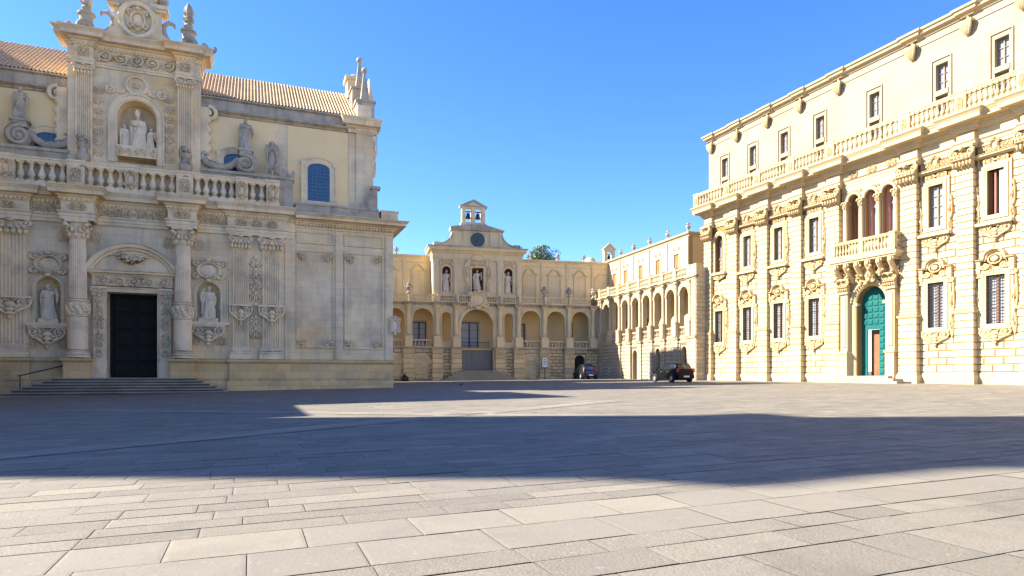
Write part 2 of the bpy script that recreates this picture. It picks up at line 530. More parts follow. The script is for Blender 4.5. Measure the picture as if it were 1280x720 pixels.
def build_paving():
    R = random.Random(5)
    rough, smooth, line = MB(), MB(), MB()
    gap = .003
    def slab(mb, e0, e1, n0, n1, h):
        t = [R.uniform(-.0015, .0015) for _ in range(4)]
        h += R.uniform(-.001, .001)
        if n0 < -5 or n0 > 22:
            mb.add([en(e0 + gap, n0 + gap, h + t[0]), en(e1 - gap, n0 + gap, h + t[1]), en(e1 - gap, n1 - gap, h + t[2]), en(e0 + gap, n1 - gap, h + t[3])], [(0, 1, 2, 3)])
            return
        # near the camera: worn, slightly uneven edges dipping into the joint
        j = lambda s: R.uniform(0, s)
        bev = R.uniform(.012, .028)
        m = max(2, int((e1 - e0) / .22))
        lo, hi = [], []
        for i in range(m + 1):
            f = i / m
            x = e0 + gap + (e1 - e0 - 2 * gap) * f
            lo.append((x, n0 + gap + j(.007))); hi.append((x, n1 - gap - j(.007)))
        ring = lo + hi[::-1]
        inn = []
        for x, y in ring:
            xx = min(max(x, e0 + gap + bev + j(.01)), e1 - gap - bev - j(.01))
            yy = min(max(y, n0 + gap + bev + j(.012)), n1 - gap - bev - j(.012))
            inn.append((xx, yy))
        k = len(ring)
        tl = lambda x, y: t[0] + (t[1] - t[0]) * (x - e0) / (e1 - e0) + (t[3] - t[0]) * (y - n0) / (n1 - n0)
        vs = [en(x, y, h - .0018 + tl(x, y)) for x, y in ring] + [en(x, y, h + tl(x, y)) for x, y in inn]
        mb.add(vs, [(i, (i + 1) % k, k + (i + 1) % k, k + i) for i in range(k)] + [tuple(range(k, 2 * k))])
    n = -48.0
    while n < 74:
        if abs(n - 3.72) < .02 or abs(n - 4.27) < .02:         # the two courses of the pale band
            e = -60 + R.uniform(0, 1)
            while e < 60:
                l = R.uniform(.55, .9)
                slab(smooth, e, e + l, n, n + .55, .009)
                e += l
            n += .55
            continue
        if n < -6:
            e = -50.0
            while e < 70:
                slab(rough, e, e + 2.4, n, n + 1.2, .005)
                e += 2.4
            n += 1.2
            continue
        h = R.uniform(.27, .42) if n > 3 else R.uniform(.4, .6)
        for stop in (3.72, 4.27):
            if n < stop < n + h + .2: h = stop - n
        e = -60 + R.uniform(0, 1.5)
        while e < 60:
            l = R.uniform(.45, 1.0) * (1 if R.random() < .85 else 1.4)
            slab(rough, e, e + l, n, n + h, .008)
            e += l
        n += h
    # pale diagonal bands crossing the square, laid a little proud
    def band(p, q, w, per=1.2):
        p, q = Vector(p), Vector(q)
        d = (q - p); L_ = d.length; d.normalize(); s = Vector((-d.y, d.x))
        t = 0
        while t < L_:
            l = R.uniform(.8, 1.3) * per
            for k in (0, 1):
                a, b = p + d * (t + gap) + s * (w / 2 * (k - 1) + gap), p + d * (t + l - gap) + s * (w / 2 * k - gap)
                c = [p + d * (t + gap) + s * (w / 2 * (k - 1) + gap), p + d * (t + l - gap) + s * (w / 2 * (k - 1) + gap),
                     p + d * (t + l - gap) + s * (w / 2 * k - gap), p + d * (t + gap) + s * (w / 2 * k - gap)]
                line.add([(v.x, v.y, ground_z(v.x, v.y) + .016) for v in c], [(0, 1, 2, 3)])
            t += l
    band((-10.0, 4.8), (3.0, 21.7), .8)
    band((-14.5, 20.5), (3.0, 14.9), .8)
    pm = pave_material('tooled_paving', (.190, .169, .131), (.222, .197, .152), .10, .45, .3)
    ps = pave_material('smooth_pale_paving', (.206, .184, .145), (.232, .205, .158), .06, .2, .16)
    pl_ = pave_material('worn_band_paving', (.235, .206, .162), (.265, .23, .178), .06, .4, .25)
    tag(line.build('pavement_line', pl_, None, 0), kind='structure')
    tag(rough.build('pavement', pm, None, 0), kind='structure')
    tag(smooth.build('pavement_band', ps, None, 0), kind='structure')

# ------------------------------------------------------------------ carved ornament, one mesh each, unit size, facing -y
ORN = {}
def leafy(mb, n, env, R, cx=0.0, s0=.05, s1=.11, depth=.1, half=.5):
    """mirrored leaf lobes inside an envelope env(x)->(z0,z1), x in 0..half"""
    st = mb.mark()
    for _ in range(int(n * 1.8)):
        x = R.uniform(0.02, half)
        z0, z1 = env(x)
        if z1 <= z0: continue
        z = R.uniform(z0, z1)
        a = R.uniform(s0, s1) * .72
        mb.blob((cx + x, -R.uniform(.25, 1) * depth, z), (a, a * .8, a * R.uniform(.4, .6)), R.uniform(-1.4, 1.4), 7, 4)
    mb.mirror_x(cx, st)

def make_orns():
    R = random.Random(11)
    # capital: unit width at -0.5..0.5, height 0..1
    mb = MB()
    mb.lathe([(.36, 0), (.38, .04), (.36, .08), (.37, .5), (.42, .78), (.44, .86)], n=12)
    mb.box(-.52, .52, -.5, .5, .86, 1.0)
    for ring, (z, rr, n, off) in enumerate(((.2, .42, 8, 0), (.46, .46, 8, .5))):
        for i in range(n):
            a = 2 * pi * (i + off) / n
            c = (rr * cos(a), rr * sin(a), z)
            mb.blob(c, (.09, .09, .17), 0, 7, 4)
            mb.blob((c[0] * 1.14, c[1] * 1.14, z + .13), (.075, .075, .06), 0, 7, 4)
    for sx in (-1, 1):
        for sy in (-1, 1):
            mb.blob((sx * .47, sy * .47, .72), (.13, .13, .13), 0, 8, 5)
            mb.blob((sx * .36, sy * .36, .62), (.09, .09, .16), 0, 7, 4)
    for a in range(4):
        mb.blob((.5 * cos(a * pi / 2), .5 * sin(a * pi / 2), .88), (.1, .1, .09), 0, 7, 4)
    ORN['capital'] = mb
    # flat capital for pilasters: rich, wide
    mb = MB()
    mb.box(-.42, .42, -.12, .05, 0, .84)
    mb.box(-.56, .56, -.26, .05, .88, 1.0)
    st = mb.mark()
    mb.spiral(.40, .68, .17, .055, 1.6, -1, pi / 2, -.2)
    for x in (.08, .26, .42):
        mb.blob((x, -.2, .2), (.085, .09, .18), 0, 7, 4)
        mb.blob((x, -.28, .36), (.08, .08, .06), 0, 7, 4)
        mb.blob((x - .06, -.18, .5), (.08, .09, .15), .3, 7, 4)
    mb.mirror_x(0, st)
    leafy(mb, 14, lambda x: (.1, .85), R, depth=.26)
    mb.blob((0, -.26, .86), (.12, .1, .12))
    ORN['pilaster_capital'] = mb
    # bracket: hanging shell and scrolls, width 1, from z=0 (top) to -1 (tip)
    mb = MB()
    mb.box(-.5, .5, -.16, .03, -.09, 0)
    st = mb.mark()
    mb.spiral(.36, -.27, .17, .05, 1.7, 1, pi / 2, -.1, .05)
    mb.spiral(.14, -.45, .13, .045, 1.5, -1, 0, -.1, .05)
    mb.tube([(.5, -.06, -.1), (.42, -.1, -.45), (.2, -.12, -.62), (.04, -.14, -.8)], [.04, .05, .05, .03], 6)
    mb.mirror_x(0, st)
    leafy(mb, 16, lambda x: (-.8 + 1.1 * x, -.1), R, depth=.14, s0=.05, s1=.1)
    for k, (z, r) in enumerate(((-.35, .14), (-.55, .12), (-.72, .10), (-.88, .07), (-.97, .045))):
        mb.blob((0, -.14, z), (r, r * .8, r))
    ORN['bracket'] = mb
    # crest: bent cornice over a central shell, width 1, height 0..1
    mb = MB()
    path = [(-.5, .5), (-.24, .5), (-.2, .62)] + [(.2 * cos(a), .66 + .24 * sin(a)) for a in [pi - pi * i / 8 for i in range(9)]] + [(.2, .62), (.24, .5), (.5, .5)]
    mb.sweep_elev(path, [(0, .02), (0, -.12), (.04, -.14), (.05, -.2), (.09, -.22), (.1, .02)])
    mb.blob((0, -.1, .56), (.11, .09, .13))
    mb.sweep_elev([(.15 * cos(-a), .56 + .17 * sin(-a)) for a in [2 * pi * i / 14 for i in range(14)]], [(0, .02), (0, -.1), (.035, -.12), (.05, .02)], True)
    st = mb.mark()
    mb.spiral(.27, .26, .11, .04, 1.6, 1, pi / 2, -.1)
    mb.box(.36, .49, -.14, .03, .02, .5)
    mb.spiral(.43, -.06, .1, .04, 1.5, -1, pi / 2, -.08)
    mb.mirror_x(0, st)
    leafy(mb, 14, lambda x: (.02, .42), R, depth=.1, s0=.035, s1=.075)
    ORN['crest'] = mb
    # side scroll: right-hand ear, width 0..1, height 0..1 ; (mirror with scale -1)
    mb = MB()
    mb.spiral(.45, .82, .4, .13, 1.4, -1, pi * .5, -.12)
    mb.tube([(.0, 0, .95), (.2, -.05, .7), (.5, -.1, .6), (.35, -.1, .48), (.2, -.1, .4), (.45, -.1, .3), (.6, -.1, .2), (.3, -.08, .08), (0, 0, .02)], [.08, .1, .12, .1, .1, .13, .12, .1, .07], 6)
    mb.spiral(.4, .17, .34, .13, 1.4, 1, pi * .5, -.1)
    for _ in range(16):
        a = R.uniform(.06, .16)
        mb.blob((R.uniform(0, .6), -R.uniform(.04, .16), R.uniform(.05, .95)), (a, a, a * .35), R.uniform(-1.5, 1.5), 7, 4)
    ORN['ear'] = mb
    # foliage panel: unit 1x1 centred
    mb = MB()
    st = mb.mark()
    mb.spiral(.22, .18, .2, .045, 1.7, 1, -pi / 2, -.05)
    mb.spiral(.22, -.2, .2, .045, 1.7, -1, pi / 2, -.05)
    mb.mirror_x(0, st)
    leafy(mb, 12, lambda x: (-.5 * (1 - 1.5 * x), .5 * (1 - 1.5 * x)), R, depth=.07, s0=.04, s1=.1)
    mb.blob((0, -.06, 0), (.1, .08, .13))
    ORN['foliage_panel'] = mb
    # rosette
    mb = MB()
    mb.blob((0, -.06, 0), (.16, .12, .16))
    for i in range(8):
        a = i * pi / 4
        mb.blob((.32 * cos(a), -.04, .32 * sin(a)), (.2, .09, .11), a, 7, 4)
    ORN['rosette'] = mb
    # candelabrum strip of foliage: width 1 (thin), height -0.5..0.5 of aspect 5
    mb = MB()
    for k in range(7):
        z = -2.2 + k * .72
        st = mb.mark()
        mb.spiral(.24, z, .2, .06, 1.4, 1 if k % 2 else -1, pi / 2 if k % 2 else -pi / 2, -.05)
        for _ in range(4):
            a = R.uniform(.06, .14)
            mb.blob((R.uniform(.02, .45), -.05, z + R.uniform(-.34, .34)), (a, .07, a * .5), R.uniform(-1.4, 1.4), 7, 4)
        mb.mirror_x(0, st)
        mb.blob((0, -.07, z + .3), (.1, .08, .16))
    ORN['foliage_strip'] = mb
    # running scroll frieze, length 1 (x 0..1) height .2 approx repeated 5x
    mb = MB()
    for k in range(5):
        x = .1 + k * .2
        s = 1 if k % 2 else -1
        mb.spiral(x, 0, .085, .018, 1.7, s, -s * pi / 2, -.02)
        for _ in range(7):
            a = R.uniform(.016, .04)
            mb.blob((x + R.uniform(-.1, .1), -.02, R.uniform(-.09, .09)), (a, .025, a * .45), R.uniform(-1.5, 1.5), 6, 4)
    ORN['scroll_frieze'] = mb
    # cartouche: shield in a scrolled frame, unit 1x1 centred
    mb = MB()
    oval = [(.3 * cos(-2 * pi * i / 18), .34 * sin(-2 * pi * i / 18)) for i in range(18)]
    mb.sweep_elev(oval, [(-.02, .02), (0, -.1), (.05, -.15), (.1, -.1), (.12, .02)], True)
    mb.blob((0, 0, 0), (.29, .08, .33), 0, 14, 6)
    st = mb.mark()
    mb.spiral(.36, .36, .15, .05, 1.5, 1, pi, -.08)
    mb.spiral(.36, -.3, .15, .05, 1.5, -1, pi, -.08)
    mb.spiral(.12, .47, .09, .035, 1.4, 1, 0, -.08)
    mb.mirror_x(0, st)
    leafy(mb, 16, lambda x: (-.5, .5) if x > .3 else (.38, .52), R, depth=.08, s0=.04, s1=.09, half=.5)
    mb.blob((0, -.1, .52), (.1, .1, .1)); mb.blob((0, -.1, -.48), (.12, .1, .1))
    ORN['cartouche'] = mb
    # garland swag: width 1, hanging .35
    mb = MB()
    for i in range(70):
        x = R.uniform(-.5, .5)
        q = 1 - (2 * x) ** 2
        zc = -.16 * q
        a = R.uniform(.025, .055) * (.6 + .5 * q)
        mb.blob((x, -R.uniform(.03, .1) * (.5 + q), zc + R.uniform(-.13, .13) * q), (a, a, a * R.uniform(.6, 1)), R.uniform(-1.5, 1.5), 7, 4)
    for sx in (-1, 1):
        mb.spiral(sx * .5, .0, .07, .03, 1.3, sx, 0, -.04)
    ORN['garland'] = mb
    # big volute with acanthus, unit: x 0..1 ; z 0..1  (for the free-standing scrolls)
    mb = MB()
    mb.spiral(.25, .3, .24, .09, 1.9, -1, pi / 2, 0, 0)
    mb.spiral(.25, .3, .22, .085, 1.9, -1, pi / 2, .14)
    mb.tube([(.25, .07, .57), (.45, .07, .42), (.6, .07, .22), (.75, .07, .16), (.9, .07, .22), (.98, .07, .38), (.92, .07, .5), (.84, .07, .46)], [.13, .13, .11, .11, .12, .1, .07, .04], 8)
    for _ in range(14):
        t = R.uniform(.35, .95)
        a = R.uniform(.05, .1)
        mb.blob((t, R.uniform(-.05, .15), .16 + R.uniform(-.06, .14)), (a, a * .8, a * .45), R.uniform(-1, 1), 7, 4)
    ORN['volute'] = mb

ORN_MESH = {}
def orn(kind, name, matk, parent, x, z, w, h, y=0.0, dep=None, flip=False):
    key = (kind, matk)
    if key not in ORN_MESH: ORN_MESH[key] = ORN[kind].mesh(kind, M[matk], 50)
    d = dep if dep is not None else min(w, h)
    return link(name, ORN_MESH[key], parent, (x, y, z), None, (-w if flip else w, d, h))

BAL_MESH = {}
def baluster_mesh(matk):
    if matk not in BAL_MESH:
        mb = MB()
        mb.box(-.42, .42, -.42, .42, 0, .08)
        mb.lathe([(.30, .08), (.38, .11), (.28, .15), (.24, .18), (.44, .30), (.46, .36), (.38, .46), (.22, .66), (.18, .74), (.26, .78), (.30, .82), (.22, .86), (.34, .9), (.34, .93)], n=10)
        mb.box(-.42, .42, -.42, .42, .93, 1)
        BAL_MESH[matk] = mb.mesh('baluster', M[matk], 40)
    return BAL_MESH[matk]

def balustrade(parent, matk, x0, x1, z0, z1, y, n, dies=(), dep=.3, bw=.2, rail=.16, base=.16, name='balustrade', axis=0):
    """one run: base, hand rail and dies in one mesh, every baluster a child"""
    mb = MB()
    def bx(a, b, t, za, zb):
        if axis == 0: mb.box(a, b, y - t / 2, y + t / 2, za, zb)
        else: mb.box(y - t / 2, y + t / 2, a, b, za, zb)
    bx(x0, x1, dep, z0, z0 + base)
    bx(x0, x1, dep * 1.05, z1 - rail, z1 - rail * .35)
    bx(x0 - .02, x1 + .02, dep * 1.3, z1 - rail * .35 + .002, z1)
    spans, cur = [], x0
    for a, b in sorted(dies):
        bx(a, b, dep * 1.25, z0 + .003, z1 - rail * .35 - .002)
        bx(a - .03, b + .03, dep * 1.5, z1 - .06, z1 + .05)
        if axis == 0:
            mb.box(a + .06, b - .06, y - dep * .625 - .02, y, z0 + base + .05, z1 - rail - .05)
        if a > cur + .05: spans.append((cur, a))
        cur = b
    if cur < x1 - .05: spans.append((cur, x1))
    o = mb.build(name, M[matk], parent)
    tot = sum(b - a for a, b in spans)
    me = baluster_mesh(matk)
    for a, b in spans:
        k = max(1, round(n * (b - a) / tot))
        for i in range(k):
            x = a + (b - a) * (i + .5) / k
            loc = (x, y, z0 + base) if axis == 0 else (y, x, z0 + base)
            link('baluster', me, o, loc, None, (bw, bw, z1 - rail - z0 - base))
    return o

# ------------------------------------------------------------------ statues: one continuous carved surface each
def statue_mesh(name, seed, matk, mitre=False, arms='book', wing=False, voxel=.019):
    R = random.Random(seed)
    mb = MB()
    prof = [(.30, 0), (.315, .05), (.29, .3), (.265, .6), (.25, .85), (.225, 1.02), (.235, 1.15), (.26, 1.3), (.25, 1.4), (.16, 1.46), (.075, 1.5), (.068, 1.56)]
    n = 40
    ph = R.uniform(0, 6)
    hip = R.choice((-1, 1)) * .05
    vs, fs = [], []
    for k, (r, z) in enumerate(prof):
        t = z / 1.5
        for i in range(n):
            a = 2 * pi * i / n
            fold = .19 * (1 - t) * sin(6 * a + ph + 2.2 * z) + .10 * (1 - t * .7) * sin(11 * a - 3 * z + ph * 2)
            if z > 1.42: fold = 0
            rr = r * (1 + fold)
            vs.append((rr * cos(a) + hip * sin(pi * min(1, t)), rr * .72 * sin(a) - .03 * sin(pi * t), z))
    for k in range(len(prof) - 1):
        for i in range(n):
            j = (i + 1) % n
            fs.append((k * n + i, k * n + j, (k + 1) * n + j, (k + 1) * n + i))
    fs.append(tuple(range(n - 1, -1, -1))); fs.append(tuple((len(prof) - 1) * n + i for i in range(n)))
    mb.add(vs, fs)
    turn = R.uniform(-.05, .05)
    mb.blob((turn, -.03, 1.64), (.088, .105, .125), 0, 16, 10)
    mb.blob((turn, -.135, 1.625), (.02, .03, .035), 0, 8, 5)           # nose
    mb.blob((turn, -.11, 1.575), (.045, .04, .045), 0, 8, 5)          # chin or beard
    for s in (-1, 1):
        mb.blob((turn + s * .088, -.02, 1.63), (.02, .03, .035), 0, 6, 4)
    mb.blob((turn, .0, 1.66), (.105, .115, .115), 0, 14, 8)            # hair
    if mitre:
        mb.prism_xz([(turn - .1, 1.68), (turn + .1, 1.68), (turn + .12, 1.84), (turn, 2.02), (turn - .12, 1.84)], -.1, .06)
    poses = {'book': [[(.24, 0, 1.37), (.31, -.03, 1.12), (.1, -.24, 1.1)], [(-.24, 0, 1.37), (-.33, -.02, 1.1), (-.16, -.24, 1.2)]],
             'bless': [[(.24, 0, 1.37), (.38, -.1, 1.22), (.34, -.24, 1.5)], [(-.24, 0, 1.37), (-.33, -.02, 1.1), (-.1, -.22, 1.08)]],
             'raise': [[(.24, 0, 1.37), (.34, -.03, 1.1), (.14, -.22, 1.02)], [(-.24, 0, 1.37), (-.40, -.08, 1.28), (-.24, -.2, 1.55)]],
             'chest': [[(.24, 0, 1.37), (.32, -.05, 1.12), (.05, -.22, 1.25)], [(-.24, 0, 1.37), (-.32, -.05, 1.14), (-.04, -.21, 1.17)]],
             'hold': [[(.24, 0, 1.37), (.36, .02, 1.1), (.42, -.14, .9)], [(-.24, 0, 1.37), (-.30, -.06, 1.12), (-.02, -.23, 1.22)]]}[arms]
    for ch in poses:
        mb.tube(ch, [.085, .08, .05], 10)
        mb.blob(ch[0], (.095, .09, .09), 0, 10, 6)
        mb.blob(ch[1], (.085, .085, .085), 0, 10, 6)
        h = Vector(ch[2])
        mb.blob(h, (.05, .05, .065), 0, 8, 5)
        e = Vector(ch[1])
        mb.tube([e, e + Vector((0, .0, -.28)), e + Vector((-.03 if e.x > 0 else .03, 0, -.42))], [.075, .06, .03], 8)   # hanging sleeve
    # cloak edge falling across the body
    mb.tube([(.2, -.1, 1.3), (.05, -.21, 1.0), (-.12, -.23, .6), (-.2, -.2, .2), (-.22, -.16, .04)], [.05, .055, .06, .06, .05], 8)
    mb.tube([(-.22, 0, 1.3), (-.3, .02, .8), (-.31, .02, .2)], [.06, .07, .07], 8)
    if arms == 'book':
        mb.box(-.2, .02, -.31, -.25, 1.08, 1.3)
    if wing:
        for s in (-1, 1):
            mb.prism_xz([(s * .08, 1.3), (s * .34, 1.55), (s * .42, 1.25), (s * .34, .7), (s * .1, 1.0)], .1, .17)
    mb.lathe([(.36, -.07), (.36, .03)], n=20, sy=.8)
    me = bpy.data.meshes.new('tmp')
    me.from_pydata(mb.v, [], mb.f)
    tmp = bpy.data.objects.new('tmp', me)
    COL.objects.link(tmp)
    md = tmp.modifiers.new('remesh', 'REMESH'); md.mode = 'VOXEL'; md.voxel_size = voxel
    sm = tmp.modifiers.new('smooth', 'SMOOTH'); sm.factor = .4; sm.iterations = 2
    dg = bpy.context.evaluated_depsgraph_get()
    dg.update()
    out = bpy.data.meshes.new_from_object(tmp.evaluated_get(dg))
    bpy.data.objects.remove(tmp, do_unlink=True)
    out.name = name
    out.materials.clear(); out.materials.append(M[matk])
    out.polygons.foreach_set('use_smooth', [True] * len(out.polygons))
    return out

def statue(fr, label, x, z, h, d, seed, matk='statue', rz=0.0, group=None, cat='statue', **k):
    me = statue_mesh('statue', seed, matk, **k)
    o = bpy.data.objects.new('statue', me)
    COL.objects.link(o)
    o.location = fr.w(x, d, z)
    o.rotation_euler = (0, 0, fr.rz + rz)
    s = h / (2.02 if k.get('mitre') else 1.77)
    o.scale = (s, s, s)
    return tag(o, label, cat, group)

def fluted_pilaster(mb, x0, x1, z0, z1, y, p, nf=7):
    """shaft with real flutes cut into its face"""
    w = x1 - x0
    m = w * .07
    fw = (w - 2 * m) / nf
    pts = [(x0, y), (x0, y - p), (x0 + m, y - p)]
    for i in range(nf):
        a = x0 + m + fw * i
        pts += [(a + fw * .15, y - p), (a + fw * .3, y - p + .055), (a + fw * .5, y - p + .08), (a + fw * .7, y - p + .055), (a + fw * .85, y - p)]
    pts += [(x1 - m, y - p), (x1, y - p), (x1, y)]
    mb.prism_xy_open(pts, z0, z1)

def _prism_open(s, poly, z0, z1):
    n = len(poly)
    s.add([(x, y, z0) for x, y in poly] + [(x, y, z1) for x, y in poly], [(i, i + 1, n + i + 1, n + i) for i in range(n - 1)])
MB.prism_xy_open = _prism_open

def ashlar(mb, x0, x1, z0, z1, y, course, length, holes, R, p=.035, c=.022, gap=.012, both=True):
    """coursed blocks standing proud of the backing, cut round the holes (x0,x1,z0,z1)"""
    rows = max(1, round((z1 - z0) / course))
    ch = (z1 - z0) / rows
    for r in range(rows):
        za, zb = z0 + r * ch, z0 + (r + 1) * ch
        spans = [(x0, x1)]
        for hx0, hx1, hz0, hz1 in holes:
            if hz1 <= za + .02 or hz0 >= zb - .02: continue
            nxt = []
            for a, b in spans:
                if hx1 <= a or hx0 >= b: nxt.append((a, b)); continue
                if hx0 > a: nxt.append((a, hx0))
                if hx1 < b: nxt.append((hx1, b))
            spans = nxt
        off = (length / 2 if r % 2 else 0) + R.uniform(-.08, .08)
        for a, b in spans:
            if b - a < .06: continue
            cuts = [a]
            x = x0 + off + math.ceil((a + .15 - x0 - off) / length) * length
            while x < b - .15:
                cuts.append(x); x += length * R.uniform(.97, 1.03)
            cuts.append(b)
            for i in range(len(cuts) - 1):
                mb.block(cuts[i] + gap, cuts[i + 1] - gap, za + gap, zb - gap, y, p + R.uniform(-.004, .004), c)

def dentils(mb, x0, x1, y, z0, z1, size=.13, out=.12):
    n = max(1, int((x1 - x0) / (size * 2)))
    st = (x1 - x0) / n
    for i in range(n):
        a = x0 + st * (i + .25)
        mb.box(a, a + st * .5, y - out, y, z0, z1)
# ------------------------------------------------------------------ the cathedral
FD = Frame(-8.0, 44.0, .929, .370)

def tiles(mb, x0, x1, y0, z0, y1, z1, pitch=.28, amp=.07):
    """channel tile roof: real corrugation running down the slope, stepped where courses lap"""
    nx = int((x1 - x0) / pitch * 6)
    L_ = math.hypot(y1 - y0, z1 - z0)
    rows = int(L_ / .42)
    ny, nz = -(z1 - z0) / L_, (y1 - y0) / L_
    if nz < 0: ny, nz = -ny, -nz
    vs, fs = [], []
    for r in range(rows):
        for e in (0, 1):
            t = (r + e) / rows
            lift = .03 if e == 0 else 0.0
            for i in range(nx + 1):
                x = x0 + (x1 - x0) * i / nx
                c = cos(2 * pi * (x - x0) / pitch)
                h = amp * (c if c > 0 else c * .6) + lift
                vs.append((x, y0 + (y1 - y0) * t + ny * h, z0 + (z1 - z0) * t + nz * h))
    w = nx + 1
    for r in range(rows * 2 - 1):
        for i in range(nx):
            fs.append((r * w + i, r * w + i + 1, (r + 1) * w + i + 1, (r + 1) * w + i))
    mb.add(vs, fs)

def column_mesh(matk, r, z0, z1, name, zg=None):
    h = z1 - z0
    prof = [(r * 1.35, z0), (r * 1.35, z0 + .1), (r * 1.2, z0 + .12), (r * 1.32, z0 + .2), (r * 1.25, z0 + .27), (r * 1.05, z0 + .3), (r * 1.15, z0 + .38), (r * 1.0, z0 + .44)]
    k0 = len(prof)
    n = 10
    for i in range(n + 1):
        t = i / n
        rr = r * (1 - .14 * t ** 1.6)
        prof.append((rr, z0 + .45 + (h - .5) * t))
    k1 = len(prof) - 1
    prof += [(r * .95, z1 - .04), (r * .95, z1)]
    mb = MB()
    mb.lathe(prof, n=48, flutes=(k0, k1, .075))
    return mb.mesh(name, M[matk], 25)

def niche(parent, wallmat, carvemat, x0, x1, z0, z1, y, depth, inner='duomo', name='niche'):
    """half-round recess lining an opening in the wall"""
    mb = MB()
    r, cx = (x1 - x0) / 2, (x0 + x1) / 2
    zs = z1 - r
    n = 12
    vs, fs = [], []
    cols = [pi - pi * i / n for i in range(n + 1)]
    rows = [(z0, 0), (zs, 0)] + [(zs, k / 6) for k in range(1, 7)]
    for z, t in rows:
        for a in cols:
            if t == 0: vs.append((cx + r * cos(a), y + depth * sin(a), z))
            else:
                b = t * pi / 2
                vs.append((cx + r * cos(a) * cos(b), y + depth * sin(a) * cos(b), z + r * sin(b)))
    w = n + 1
    for k in range(len(rows) - 1):
        for i in range(n):
            fs.append((k * w + i, k * w + i + 1, (k + 1) * w + i + 1, (k + 1) * w + i))
    fs.append(tuple(range(n + 1)))
    mb.add(vs, fs)
    return mb.build(name, M[inner], parent)

